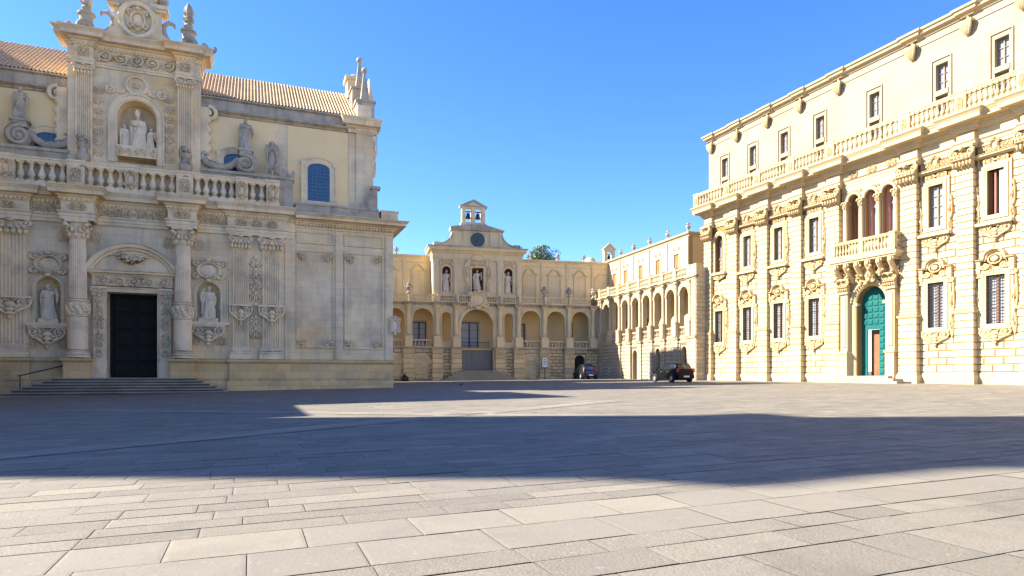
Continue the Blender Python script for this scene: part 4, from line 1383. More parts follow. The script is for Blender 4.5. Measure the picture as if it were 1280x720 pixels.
def build_palace():
    R = random.Random(21)
    root = empty('seminary_palace', 'sunlit golden palace of rusticated blocks with teal door and roof balustrade, beside the arcade', 'palace', FS.w(0, 0, 0), FS.rz)
    XE = 48.0  # extra bays added out of view to bounce sunlight onto the cathedral
    pils = [(-3.95, -3.05), (-.79, .11), (2.58, 3.48), (5.93, 6.82), (9.05, 10.1), (14.64, 15.68), (18.1, 19.03), (21.45, 22.4), (24.9, 25.8), (28.3, 29.2), (31.7, 32.6), (35.1, 36.0), (38.5, 39.4), (41.9, 42.8), (45.3, 46.2)]
    bays = [(-2.32, 0), (1.07, 1), (4.4, 2), (7.76, 3), (16.7, 4), (20.05, 5), (23.6, 6), (27.0, 7), (30.45, 8), (33.85, 9), (37.25, 10), (40.65, 11), (44.05, 12)]
    lowz, upz = (3.95, 6.66), (10.0, 12.5)
    hw_l, hw_u = .49, .44
    holes, rects, arched = [], [], (-2.32, -1.75, 10.0, 13.4)
    for x, i in bays:
        holes.append(rect_pts(x - hw_l, x + hw_l, *lowz)); rects.append((x - hw_l - .42, x + hw_l + .42, lowz[0] - .5, lowz[1] + .9))
        if i == 0:
            holes.append(arch_pts(x - .5, x + .5, 10.0, 13.2)); rects.append((x - .85, x + .85, 9.6, 13.6))
        else:
            holes.append(rect_pts(x - hw_u, x + hw_u, *upz)); rects.append((x - hw_u - .42, x + hw_u + .42, upz[0] - .35, upz[1] + .85))
    dr = arch_pts(11.3, 13.45, 1.05, 7.0, 16)
    lg = [arch_pts(a, b, 9.95, 13.35, 12) for a, b in ((10.65, 11.5), (11.92, 12.77), (13.19, 14.04))]
    holes += [dr] + lg
    wl = MB()
    wl.slab(rect_pts(-4.2, XE, -.5, 16.0), holes, 0, .55)
    wl.add([(-4.2, 0, -.5), (-4.2, 18, -.5), (-4.2, 18, 16), (-4.2, 0, 16)], [(0, 1, 2, 3)])
    wl.add([(-4.2, 0, 16), (XE, 0, 16), (XE, 18, 16), (-4.2, 18, 16)], [(0, 1, 2, 3)])
    wall = wl.build('wall', M['sem_joint'], root, 0)
    # rusticated courses
    rz = [(10.1, 14.64, 1.0, 14.2)]
    bl = MB()
    full = rects + [(a - .02, b + .02, 0, 15) for a, b in pils] + rz
    ashlar(bl, -4.2, XE, 1.28, 13.95, 0, .42, 1.05, full, R, .055, .03, .018)
    bl.build('rusticated_blocks', M['sem_block'], wall, 0)
    # smooth band below the upper cornice and over the plinth
    sm = MB()
    for a, b in ((-4.2, 10.1), (14.64, XE)):
        sm.box(a, b, -.055, .01, 13.97, 14.45)
    sm.box(10.1, 14.64, -.05, .01, 13.5, 14.45)
    sm.box(-4.2, XE, -.04, .01, 14.47, 15.0)
    sm.sweep_plan([(-4.2, -.02), (11.1, -.02)], [(-.02, -.5), (.1, -.5), (.1, 1.18), (.06, 1.24), (.0, 1.28)], True)
    sm.sweep_plan([(13.65, -.02), (XE, -.02)], [(-.02, -.5), (.1, -.5), (.1, 1.18), (.06, 1.24), (.0, 1.28)], True)
    sm.build('smooth_band', M['sem'], wall, 30)
    # central bay smooth facing behind the portal
    cb = MB()
    cb.slab(rect_pts(10.1, 14.64, .5, 13.5), [dr] + lg, -.03, .0)
    cb.build('portal_wall', M['sem'], wall, 0)
    # ---- pilasters of stacked blocks
    for k, (a, b) in enumerate(pils):
        mb, core = MB(), MB()
        p = .36
        def stack(x0, x1, z0, z1, proj, n):
            h = (z1 - z0) / n
            for i in range(n):
                za, zb = z0 + i * h, z0 + (i + 1) * h
                c = .03
                g = .016
                mb.add([(x0 + c, .0, za + g), (x0 + c, -proj + c, za + g), (x1 - c, -proj + c, za + g), (x1 - c, .0, za + g),
                      (x0, .0, za + c + g), (x0, -proj, za + c + g), (x1, -proj, za + c + g), (x1, .0, za + c + g),
                      (x0, .0, zb - c - g), (x0, -proj, zb - c - g), (x1, -proj, zb - c - g), (x1, .0, zb - c - g),
                      (x0 + c, .0, zb - g), (x0 + c, -proj + c, zb - g), (x1 - c, -proj + c, zb - g), (x1 - c, .0, zb - g)],
                       [(r * 4 + j, r * 4 + j + 1, (r + 1) * 4 + j + 1, (r + 1) * 4 + j) for r in range(3) for j in range(3)] + [(12, 13, 14, 15), (3, 2, 1, 0)])
            core.box(x0 + c + .012, x1 - c - .012, -proj + c + .012, .0, z0, z1)
        w = b - a
        stack(a, b, 5.2, 12.95, p, 20)
        o = mb.build('pilaster', M['sem_block'], root, 0)
        mb = MB(); stack(a - .06, b + .06, 1.3, 4.62, p + .08, 8)
        mb.build('pedestal', M['sem_block'], o, 0)
        mb = MB(); stack(a - .02, b + .02, 14.42, 14.98, p - .06, 1)
        mb.build('frieze_block', M['sem_block'], o, 0)
        core.build('joint_core', M['sem_joint'], o, 0)
        t = MB()
        pth = [(a - .06, .0), (a - .06, -p - .08), (b + .06, -p - .08), (b + .06, .0)]
        t.sweep_plan(pth, [(-.05, -.4), (.1, -.4), (.1, 1.1), (.05, 1.16), (0, 1.3), (-.05, 1.3)])
        t.build('plinth', M['sem'], o, 30)
        t = MB()
        t.sweep_plan(pth, [(-.05, 4.62), (.02, 4.62), (.08, 4.7), (.1, 4.8), (-.05, 4.82)])
        t.sweep_plan([(a, 0), (a, -p), (b, -p), (b, 0)], [(-.05, 4.82), (.05, 4.84), (.05, 4.95), (.0, 5.0), (.03, 5.08), (0, 5.2), (-.05, 5.2)])
        t.build('pilaster_base', M['sem'], o, 30)
        orn('pilaster_capital', 'capital', 'sem_carve', o, (a + b) / 2, 12.93, w * 1.2, 1.25, -p + .1, 1.5)
        for s in (-1, 1):
            orn('foliage_panel', 'foliage_panel', 'sem_carve', o, (a + b) / 2 + s * w * .38, 13.5, .55, .8, -p - .06, .8)
    # ---- entablature and great cornice, breaking forward over each pilaster
    pth = breaks_path(-4.2, XE, -.02, [(a - .05, b + .05, .3) for a, b in pils])
    pth = [(-4.2 - .0, 6.0)] + [(-4.2, pth[0][1])] + pth[1:] if pth[0][0] < -4.1 else pth
    c = MB()
    c.sweep_plan(pth, [(-.1, 13.95), (.06, 13.97), (.06, 14.15), (.1, 14.17), (.1, 14.32), (.18, 14.4), (.0, 14.44)], False)
    for i in range(1, 3):
        pass
    c.sweep_plan(pth, [(-.1, 14.98)] + cornice_prof(15.0, 15.95, .05, .85))
    for a, b in zip(pth, pth[1:]):
        if abs(a[1] - b[1]) < 1e-6: dentils(c, a[0], b[0], a[1] - .12, 15.26, 15.42, .1, .16)
    c.build('cornice', M['sem'], root, 30)
    # ---- window surrounds
    for x, i in bays:
        hw = hw_l
        f = MB()
        f.sweep_elev(rect_pts(x - hw, x + hw, *lowz), [(0, .3), (0, -.1), (.1, -.13), (.13, -.16), (.26, -.16), (.28, -.1), (.42, -.1), (.42, .02)], True)
        wdw = f.build('window', M['sem'], root, 30)
        sash(wdw, x - hw, x + hw, lowz[0], lowz[1], .2, 'wood_red', 'blinds', (1, 2), .06)
        grille(wdw, x - hw, x + hw, lowz[0], lowz[1], -.02, 6, 15)
        orn('crest', 'crest', 'sem_carve', wdw, x, lowz[1] + .12, 2.05, 1.35, -.06, 1.1)
        orn('bracket', 'bracket', 'sem_carve', wdw, x, lowz[0] - .2, 1.7, .95, -.03, 1.0)
        for s in (-1, 1):
            orn('ear', 'ear', 'sem_carve', wdw, x + s * .88, lowz[0] - .25, .3, 2.2, -.02, .6, flip=s < 0)
        z0, z1 = upz
        f = MB()
        if i == 0:
            pts = arch_pts(x - .5, x + .5, 10.0, 13.2)
            f.sweep_elev(pts, [(0, .3), (0, -.1), (.1, -.13), (.13, -.16), (.26, -.16), (.36, -.1), (.36, .02)])
            f.box(x - .9, x + .9, -.3, .02, 9.78, 9.98)
            wdw = f.build('window', M['sem'], root, 30)
            sash(wdw, x - .5, x + .5, 10.0, 11.2, .3, 'shutter', 'glass', (1, 2))
            g = MB(); g.slab(pts, [], .33, .34); g.build('fanlight', M['glass'], wdw, 0)
            s_ = MB(); s_.box(x - .04, x + .04, .25, .32, 11.2, 13.15); s_.box(x - .5, x + .5, .25, .32, 11.2, 11.32); s_.box(x - .5, x + .5, .25, .32, 12.6, 12.7)
            s_.sweep_elev(pts, [(0, .32), (0, .24), (-.08, .24), (-.08, .32)]); s_.build('mullion', M['wood'], wdw, 0)
        else:
            f.sweep_elev(rect_pts(x - hw_u, x + hw_u, z0, z1), [(0, .3), (0, -.1), (.1, -.13), (.13, -.16), (.24, -.16), (.26, -.1), (.38, -.1), (.38, .02)], True)
            f.box(x - .95, x + .95, -.34, .02, z0 - .56, z0 - .4)
            wdw = f.build('window', M['sem'], root, 30)
            if i == 5:       # one casement stands open
                sash(wdw, x - hw_u, x + hw_u, z0, z1, .34, 'wood_red', 'dark', (1, 0), .08)
                o = MB(); o.box(x + .13, x + hw_u, .05, .1, z0 + .06, z1 - .06); o.build('open_casement', M['blinds'], wdw, 0)
                o = MB(); o.box(x - .16, x - .06, .1, .2, z0 + .06, z1 - .06); o.build('casement_edge', M['wood_red'], wdw, 0)
            else:
                sash(wdw, x - hw_u, x + hw_u, z0, z1, .2, 'wood_grey', 'glass', (1, 3), .055)
        zb = z0 - (.42 if i == 0 else .55)
        orn('bracket', 'bracket', 'sem_carve', wdw, x, zb + (.2 if i == 0 else 0), 1.6, .95 if i else .6, -.03, 1.05)
        if i:
            orn('foliage_panel', 'frieze_carving', 'sem_carve', wdw, x, z1 + .52, 1.5, .42, -.05, .6)
            lin = MB()
            lin.sweep_plan([(x - .95, .02), (x - .95, -.1), (x + .95, -.1), (x + .95, .02)], cornice_prof(z1 + .72, z1 + .95, 0, .25))
            lin.build('window_cornice', M['sem'], wdw, 30)
            orn('foliage_panel', 'crown_carving', 'sem_carve', wdw, x - .55, z1 + 1.2, .8, .5, -.06, .7)
            orn('cartouche', 'crown_carving', 'sem_carve', wdw, x, z1 + 1.3, .55, .75, -.12, .9)
            orn('foliage_panel', 'crown_carving', 'sem_carve', wdw, x + .55, z1 + 1.2, .8, .5, -.06, .7)
            for s in (-1, 1):
                orn('ear', 'ear', 'sem_carve', wdw, x + s * .8, z0 - .3, .26, 1.5, -.02, .7, flip=s < 0)
    # ---- portal
    po = MB()
    po.sweep_elev(dr, [(0, .4), (0, -.1), (.06, -.16), (.12, -.2), (.3, -.2), (.34, -.26), (.42, -.26), (.46, -.05)])
    for t in range(22):
        a = pi * (t + .5) / 22
        po.blob((12.375 - 1.35 * cos(a), -.26, 5.925 + 1.35 * sin(a)), (.09, .1, .09), 0, 6, 4)
    for s in (-1, 1):
        po.box(12.375 + s * 1.08 - .14, 12.375 + s * 1.08 + .14, -.2, .1, 5.75, 5.93)
    portal = po.build('portal', M['sem'], root, 30)
    for s in (-1, 1):
        x = 12.375 + s * 1.72
        q = MB()
        q.box(x - .3, x + .3, -.62, .0, .6, 2.6); q.box(x - .36, x + .36, -.68, .0, 2.55, 2.7)
        q.box(x - .26, x + .26, -.5, .0, 2.7, 6.6)
        q.box(x - .16, x + .16, -.56, -.49, 3.0, 6.4)
        q.box(x - .36, x + .36, -.62, .0, 6.6, 6.75)
        col = q.build('portal_pier', M['sem'], portal, 0)
        orn('pilaster_capital', 'capital', 'sem_carve', portal, x, 6.72, .85, .9, -.45, 1.0)
    dm = MB()
    dm.slab(arch_pts(11.3, 13.45, 1.05, 7.0, 16), [rect_pts(11.72, 12.62, 1.08, 4.15)], .42, .5)
    d_ = dm.build('door', M['teal'], root, 0)
    bo = MB()
    for i in range(5):
        for k in range(14):
            x0, z0 = 11.34 + i * .42, 1.15 + k * .41
            if z0 < 4.15 and 11.5 < x0 + .2 < 12.7: continue
            cxm, czm = x0 + .2 - 12.375, z0 + .2 - 5.925
            if czm > 0 and math.hypot(abs(cxm) + .2, czm + .2) > 1.07: continue
            bo.block(x0 + .03, x0 + .39, z0 + .03, z0 + .38, .42, .05, .06)
    bo.build('door_panels', M['teal'], d_, 0)
    wk = MB(); wk.box(11.72, 12.62, .8, .84, 1.06, 4.15); wk.build('inner_doorway', M['wood'], portal, 0)
    st = MB()
    for i, (hw, dp) in enumerate(((1.9, 1.0), (2.55, 1.4), (3.1, 1.8))):
        st.box(12.375 - hw, 12.375 + hw, -dp, .0 if i else .41, -.3, 1.06 - i * .17)
    st.build('steps', M['step_pale'], portal, 0)
    # ---- balcony on carved corbels
    ba = MB()
    x0, x1 = 9.95, 14.8
    ba.sweep_plan([(x0, 0), (x0, -1.0), (x1, -1.0), (x1, 0)], [(-.5, 8.55), (-.1, 8.55), (-.05, 8.65), (.08, 8.72), (.1, 8.9), (.02, 8.95)])
    ba.box(x0 + .02, x1 - .02, -1.0, -.05, 8.6, 8.94)
    balc = ba.build('balcony', M['sem'], root, 30)
    balustrade(root, 'sem', x0 + .05, x1 - .05, 8.96, 10.05, -.9, 15, dies=[(x0 + .05, x0 + .4), (12.25, 12.5), (x1 - .4, x1 - .05)], dep=.2, bw=.2, rail=.14, base=.12)
    for xx in (x0 + .17, x1 - .17):
        balustrade(root, 'sem', -.78, -.1, 8.96, 10.05, xx, 3, dep=.2, bw=.2, rail=.14, base=.12, axis=1)
    for i in range(6):
        x = 10.35 + i * .81
        cm = MB()
        cm.spiral(0, 0, .01, .005, 1, 1, 0, 0)
        pts = [(x, -.15, 7.35), (x, -.4, 7.5), (x, -.55, 7.8), (x, -.8, 8.1), (x, -.95, 8.35), (x, -.9, 8.52)]
        cm.v, cm.f = [], []
        cm.tube(pts, [.1, .16, .15, .17, .18, .16], 8)
        cm.box(x - .2, x + .2, -.95, 0, 8.38, 8.56)
        for k in range(10):
            cm.blob((x + R.uniform(-.22, .22), -R.uniform(.25, .95), 7.5 + R.uniform(0, .85)), (.12, .12, .09), R.uniform(-1.4, 1.4), 7, 4)
        cm.build('corbel', M['sem_carve'], balc)
    orn('cartouche', 'coat_of_arms', 'sem_carve', balc, 12.375, 7.75, 1.3, 1.35, -.4, 1.6)
    for s in (-1, 1):
        orn('garland', 'garland', 'sem_carve', balc, 12.375 + s * 1.3, 7.9, 1.2, 1.1, -.2, 1.5)
    # ---- triple loggia window
    lw = MB()
    for p in lg:
        lw.sweep_elev(p[1:-1], [(0, .1), (0, -.14), (.05, -.18), (.16, -.18), (.2, -.08)])
    logg = lw.build('loggia_window', M['sem'], root, 30)
    for x in (10.5, 11.71, 12.98, 14.2):
        q = MB()
        q.lathe([(.19, 9.95), (.19, 10.05), (.15, 10.12), (.15, 12.1), (.13, 12.45)], (x, -.16, 0), 16)
        q.build('column', M['sem'], logg)
        orn('capital', 'capital', 'sem_carve', logg, x, 12.42, .42, .5, -.16, .42)
    for a, b in ((10.65, 11.5), (11.92, 12.77), (13.19, 14.04)):
        q = MB(); q.box(a, b, .5, .54, 9.95, 13.4); q.build('pane', M['glass'], logg, 0)
        q = MB(); q.box(a, a + .2, .3, .5, 9.95, 13.3); q.box(a + .2, b, .36, .5, 12.2, 12.35)
        q.box(a + .5, a + .58, .4, .5, 9.95, 12.2)
        q.build('casement', M['pink'] if a > 11 else M['wood'], logg, 0)
        q = MB(); q.box(a + .58, b - .04, .44, .49, 9.95, 12.2); q.build('blind', M['blinds'], logg, 0)
    for a, b in ((10.1, 11.7), (12.0, 13.0), (13.2, 14.6)):
        orn('scroll_frieze', 'scroll_frieze', 'sem_carve', logg, a, 13.55, b - a, .9, -.06, 1.2)
    for a in (11.0, 12.4, 13.8):
        orn('foliage_panel', 'frieze_carving', 'sem_carve', root, a, 14.72, .75, .5, -.07, .6)
    # ---- roof balustrade
    dies = [(-4.95, -4.35), (-.95, -.35), (2.45, 3.1), (5.85, 6.5), (9.3, 10.0), (14.75, 15.5), (18.2, 18.85), (21.45, 22.1), (25.0, 25.7), (28.5, 29.2), (35.3, 36.0), (41.9, 42.6)]
    for (a0, a1), (b0, b1) in zip(dies, dies[1:]):
        n = 9 if b0 - a1 < 4 else 13
        bb = balustrade(root, 'sem', a0, b0 - .01, 15.98, 17.25, -.55, n, dies=[(a0, a1)], dep=.26, bw=.27, rail=.2, base=.18)
        orn('foliage_panel', 'foliage_panel', 'sem_carve', bb, (a0 + a1) / 2, 16.6, .42, .8, -.74, .4)
    balustrade(root, 'sem', -.4, 5.0, 15.98, 17.25, -4.75, 8, dep=.26, bw=.27, rail=.2, base=.18, axis=1)
    # ---- attic storey, set back
    at = MB()
    axs = [-2.82, .55, 3.92, 7.33, 11.78, 16.35, 19.75, 23.3, 26.8]
    hs = []
    for x in axs:
        hs += [rect_pts(x - .38, x + .38, 18.55, 20.15), rect_pts(x - .38, x + .38, 17.0, 18.2)]
    at.slab(rect_pts(-4.9, XE, 15.95, 22.3), hs, 1.0, 1.4)
    at.add([(-4.9, 1, 15.95), (-4.9, 16, 15.95), (-4.9, 16, 22.3), (-4.9, 1, 22.3)], [(0, 1, 2, 3)])
    attic = at.build('attic', M['attic'], root, 0)
    for x in axs:
        f = MB()
        f.sweep_elev([(x - .62, 16.5), (x - .62, 20.5), (x + .62, 20.5), (x + .62, 16.5)], [(0, 1.02), (0, .93), (-.06, .93), (-.06, 1.02)])
        f.box(x - .42, x + .42, .95, 1.3, 18.22, 18.53)
        w_ = f.build('window', M['attic'], root, 0)
        sash(w_, x - .38, x + .38, 18.55, 20.15, 1.3, 'wood_grey', 'glass', (1, 2), .045)
        sash(w_, x - .38, x + .38, 17.0, 18.2, 1.3, 'wood_grey', 'glass', (1, 1), .045)
    tc = MB()
    tc.sweep_plan([(-4.9, 8), (-4.9, 1.0), (XE, 1.0)], [(0, 21.75), (.06, 21.76), (.06, 21.84), (.0, 21.86)], False)
    pth = breaks_path(-4.9, XE, 1.0, [(x - .3, x + .3, .1) for x in (-4.6, -1.25, 2.2, 5.55, 9.0, 14.53, 17.95, 20.9, 24.5, 28)])
    pth = [(-4.9, 8)] + pth
    tc.sweep_plan(pth, [(0, 22.2), (.08, 22.22), (.1, 22.34), (.3, 22.42), (.32, 22.55), (.42, 22.62), (.45, 22.74), (-.2, 22.8)])
    tc.build('attic_cornice', M['sem'], attic, 30)
    for x in (-4.5, -1.25, 2.2, 5.55, 9.0, 14.53, 17.95, 20.9, 24.5, 28):
        b = MB()
        b.box(x - .06, x + .06, .88, 1.02, 21.86, 22.3)
        for k in range(5):
            b.tube([(x - .28 + k * .14, .68, 21.8), (x - .24 + k * .12, .72, 21.5), (x - .12 + k * .06, .85, 21.2), (x, .97, 21.05)], [.085, .085, .07, .03], 7)
        b.box(x - .36, x + .36, .62, 1.02, 21.78, 21.92)
        b.build('bracket', M['sem_carve'], attic, 30)
    rt = MB(); rt.add([(-4.9, .9, 22.6), (XE, .9, 22.6), (XE, 17, 22.6), (-4.9, 17, 22.6)], [(0, 1, 2, 3)])
    rt.add([(-4.9, 16, 15), (XE, 16, 15), (XE, 16, 22.6), (-4.9, 16, 22.6)], [(0, 1, 2, 3)])
    rt.build('roof', M['attic'], root, 0)
# ------------------------------------------------------------------ the bishop's palace at the back, and its arcade wing
FB = Frame(-3.6, 74.0, 4.22, 1.0)
FW = Frame(16.55, 57.5, .329, -1.0)

def half_column(parent, matk, x, y, z0, z1, r, zped):
    """slim column standing on a pedestal, with capital"""
    mb = MB()
    mb.lathe([(r * 1.4, z0), (r * 1.4, z0 + .08), (r * 1.15, z0 + .16), (r * 1.25, z0 + .22), (r, z0 + .3), (r * .98, z1 - 1.0), (r * .88, z1 - .5), (r * 1.05, z1 - .48), (r * 1.05, z1 - .42), (r * .9, z1 - .38), (r * 1.1, z1 - .2), (r * 1.35, z1 - .08)], (x, y, 0), 16)
    mb.box(x - r * 1.5, x + r * 1.5, y - r * 1.5, y + r * 1.5, z1 - .08, z1)
    o = mb.build('column', M[matk], parent, 30)
    p = MB()
    p.box(x - r * 1.75, x + r * 1.75, y - r * 1.75, 0.02, zped, z0 - .1)
    p.box(x - r * 2.0, x + r * 2.0, y - r * 2.0, 0.02, z0 - .1, z0)
    p.box(x - r * 2.0, x + r * 2.0, y - r * 2.0, 0.02, zped, zped + .12)
    p.build('pedestal', M[matk], o, 0)
    return o

def rust_pier(parent, matk, x, w, y0, z0, z1, R, n=9):
    mb = MB()
    h = (z1 - z0) / n
    for i in range(n):
        c = .03
        za, zb = z0 + i * h, z0 + (i + 1) * h
        mb.box(x - w / 2, x + w / 2, y0, 0.02, za + .022, zb - .022)
    o = mb.build('pier', M[matk], parent, 0)
    k = MB(); k.box(x - w / 2 + .03, x + w / 2 - .03, y0 + .03, .02, z0, z1)
    k.build('pier_core', M['joint'], o, 0)
    return o

def urn(parent, matk, x, y, z, h, name='urn'):
    mb = MB()
    s = h
    mb.lathe([(.2 * s, 0), (.2 * s, .08 * s), (.1 * s, .14 * s), (.08 * s, .24 * s), (.24 * s, .42 * s), (.27 * s, .58 * s), (.2 * s, .68 * s), (.12 * s, .73 * s), (.2 * s, .8 * s), (.18 * s, .86 * s), (.06 * s, .95 * s), (.01, s)], (x, y, z), 12)
    for sx in (-1, 1):
        mb.tube([(x + sx * .24 * s, y, z + .42 * s), (x + sx * .36 * s, y, z + .55 * s), (x + sx * .32 * s, y, z + .7 * s), (x + sx * .2 * s, y, z + .68 * s)], .035 * s, 6)
    return mb.build(name, M[matk], parent, 40)

def bell(parent, x, y, z, s, name='bell'):
    mb = MB()
    mb.lathe([(.5 * s, 0), (.47 * s, .06 * s), (.38 * s, .2 * s), (.3 * s, .45 * s), (.26 * s, .7 * s), (.2 * s, .82 * s), (.06 * s, .88 * s), (.05 * s, 1.0 * s)], (x, y, z), 16)
    mb.box(x - .5 * s, x + .5 * s, y - .07 * s, y + .07 * s, z + 1.0 * s, z + 1.16 * s)
    mb.blob((x, y, z - .05 * s), (.08 * s, .08 * s, .1 * s))
    return mb.build(name, M['bronze'], parent, 40)

def arch_band(mb, pts, w=.16, y0=.0, pr=.08):
    mb.sweep_elev(pts, [(0, y0 + .02), (0, y0 - pr * .6), (w * .6, y0 - pr), (w, y0 - pr), (w, y0 + .02)])

def build_back():
    R = random.Random(31)
    root = empty('bishops_palace', 'shaded cream palace at the back with a clock gable, double bell cote and arched loggia', 'palace', FB.w(0, 0, 0), FB.rz)
    gz = -.3
    fl = 4.2
    cols = [-10.9, -8.0, -4.85, -2.75, 2.25, 4.4, 7.45, 10.43, 13.4]
    arches = [(-10.55, -8.4), (-7.55, -5.3), (4.78, 7.02), (7.85, 10.02), (10.85, 13.0)]
    niches = [(-4.35, -3.3), (2.8, 3.8)]
    def oval(x0, x1, z0, z1):
        r = (x1 - x0) / 2; c = (x0 + x1) / 2
        return [(c + r * cos(a), z1 - r + r * sin(a)) for a in [pi - pi * i / 10 for i in range(11)]] + [(c + r * cos(a), z0 + r + r * sin(a)) for a in [-pi * i / 10 for i in range(11)]]
    up = [arch_pts(a, b, fl + .02, 8.5, 14) for a, b in arches] + [oval(a, b, 4.8, 8.15) for a, b in niches]
    mid = arch_pts(-2.15, 1.5, 1.65, 8.52, 18)
    w = MB()
    w.slab(rect_pts(-22, 14.3, fl, 9.0), [p for p in up] + [arch_pts(-2.15, 1.5, fl + .01, 8.52, 18)], 0, .5, True)
    dk = arch_pts(11.2, 12.5, .2, 3.45)
    w.slab(rect_pts(-22, -2.15, gz - 1, fl), [], 0, .5)
    w.slab(rect_pts(1.5, 14.3, gz - 1, fl), [dk], 0, .5)
    w.box(-2.15, 1.5, .0, .5, gz - 1, 1.62)
    wall = w.build('wall', M['episc'], root, 0)
    d = MB(); d.box(11.1, 12.6, .4, .45, 0, 3.5); d.build('dark_doorway', M['dark'], wall, 0)
    # loggia behind: floor, ceiling, ochre rear wall with tall windows
    lg = MB()
    lg.box(-22, 14.3, .5, 3.4, fl - .25, fl - .02)
    lg.box(-22, 14.3, .5, 3.0, 8.75, 9.0)
    lg.build('loggia_floor', M['episc'], wall, 0)
    rw = MB()
    wins = [(-7.35, -5.75, 4.25, 7.25), (-1.75, .35, 3.6, 7.3), (4.95, 6.0, 4.3, 7.2), (11.0, 11.95, 4.25, 7.6)]
    rw.slab(rect_pts(-22, 14.3, 1.0, 9.0), [rect_pts(a, b, c, e) for a, b, c, e in wins], 3.0, 3.3)
    rear = rw.build('loggia_wall', M['plaster'], root, 0)
    for a, b, c, e in wins:
        f = MB()
        f.sweep_elev(rect_pts(a, b, c, e), [(0, 3.02), (0, 2.9), (.16, 2.88), (.2, 3.02)], True)
        wd = f.build('window', M['episc'], root, 0)
        sash(wd, a, b, c, e, 3.2, 'wood_red', 'dark' if a > 10 else 'blinds', (1, 3), .12)
    iv = MB()                                                   # inner stair flank seen through the middle arch
    iv.box(-2.15, 1.5, 2.8, 3.0, 1.6, 3.6)
    iv.build('stair_wall', M['episc'], rear, 0)
    gt = MB()
    for a, b in ((-2.1, -.78), (-.74, 1.45)):
        gt.box(a, b, .62, .67, 1.66, 4.02)
        gt.sweep_elev(rect_pts(a + .08, b - .08, 1.8, 3.9), [(0, .63), (0, .6), (.05, .59), (.06, .63)], True)
    gt.box(-.78, -.74, .6, .68, 1.66, 4.02)
    gt.build('gate', M['gate'], root, 0)
    for a, b in arches:
        balustrade(root, 'episc', a - .3, b + .3, fl + .02, 5.08, .12, 7, dep=.2, bw=.22, rail=.13, base=.1)
    br = MB()
    for x in (-2.0, -1.75, -1.5, -1.25, -1.0, -.75, -.5, -.25, 0, .25, .5, .75, 1.0, 1.25):
        br.box(x - .015, x + .015, 1.4, 1.43, 4.0, 4.85)
    br.box(-2.1, 1.4, 1.39, 1.44, 4.83, 4.88)
    br.build('stair_railing', M['iron'], root, 0)
    ar = MB()
    for p in up[:5]: arch_band(ar, p[1:-1], .2)
    for p in up[5:]: ar.sweep_elev(p, [(0, .02), (0, -.06), (.12, -.08), (.14, .02)], True)
    arch_band(ar, mid[1:-1], .3, 0, .12)
    for a, b in arches + [(-2.15, 1.5)]:
        r = (b - a) / 2
        for x in (a - .12, b + .12): ar.box(x - .18, x + .18, -.14, .02, 8.5 - r - .16, 8.5 - r)
    ar.build('arch_moulding', M['episc'], root, 30)
    for x in cols[:-1]:
        half_column(root, 'episc', x, -.3, 5.38, 8.85, .23, fl + .02)
        rust_pier(root, 'episc_base', x, 1.15, -.62, -.8, fl - .18, R)
    half_column(root, 'episc', cols[-1], -.3, 5.38, 8.85, .23, fl + .02)
    bs = MB()
    ashlar(bs, -22, -2.6, -.5, fl - .2, -.03, .36, .8, [], R, .05, .03, .022)
    bs.build('rusticated_base', M['episc_base'], root, 0)
    bs = MB()
    ashlar(bs, 2.1, 14.2, -.5, fl - .2, -.03, .36, .8, [(11.1, 12.6, -1, 3.6)], R, .05, .03, .022)
    jb = MB(); jb.box(-22, -2.6, -.028, .01, -.8, fl - .2); jb.slab(rect_pts(2.1, 14.2, -.8, fl - .2), [rect_pts(11.15, 12.55, -.5, 3.5)], -.028, .01)
    jb.build('joint_backing', M['joint'], root, 0)
    bs.build('rusticated_base', M['episc_base'], root, 0)
    for a, b in ((-7.36, -5.86), (5.1, 6.55), (-10.3, -8.8)):
        bd = MB()
        p = arch_pts(a, b, .9, 3.15, 10)
        bd.slab(p, [], -.055, -.05)
        n = 9
        for i in range(n):
            t0, t1 = pi * i / n + .03, pi * (i + 1) / n - .03
            r0, r1, c, zs = (b - a) / 2, (b - a) / 2 + .42, (a + b) / 2, 3.15 - (b - a) / 2
            q = [(c + r * cos(t), zs + r * sin(t)) for r, t in ((r0, t0), (r1, t0), (r1, t1), (r0, t1))]
            bd.prism_xz(q, -.09, 0)
        bd.build('blind_arch', M['episc'], root, 0)
    # mouldings
    e = MB()
    brk = [(x - .42, x + .42, .62) for x in cols]
    pth = breaks_path(-22, 14.0, 0, brk)
    seg1 = breaks_path(-22, -2.15, 0, [(x - .62, x + .62, .64) for x in cols if x < -2.2])
    seg2 = breaks_path(1.5, 14.0, 0, [(x - .62, x + .62, .64) for x in cols if x > 2])
    for s in (seg1, seg2):
        e.sweep_plan(s, [(-.1, fl - .2), (.05, fl - .2), (.1, fl - .1), (.12, fl - .02), (-.1, fl + .01)])
    e.sweep_plan(pth, [(-.1, 8.85), (.03, 8.86), (.03, 8.98), (.06, 9.0), (.16, 9.06), (.2, 9.16), (-.1, 9.2)])
    e.build('string_course', M['grime'], root, 30)
    # upper balustrade
    dies = [(x - .28, x + .28) for x in cols]
    for a, b in zip([-16, -13.9] + cols, [-13.9] + cols):
        if b - a < .5: continue
        balustrade(root, 'episc', a + .28 - .28, b - .28, 9.2, 10.05, -.3, max(3, round((b - a - .6) / .27)), dies=[(a - .0, a + .28)], dep=.22, bw=.22, rail=.13, base=.12)
    ca = orn('cartouche', 'coat_of_arms', 'episc', root, -.3, 9.5, 2.3, 1.9, -.5, 1.2)
    for x in (-8.0, 7.45, 10.43, 13.4):
        urn(root, 'grime', x, -.3, 10.08, 1.25)
    # side upper walls, set back over the loggia
    u = MB()
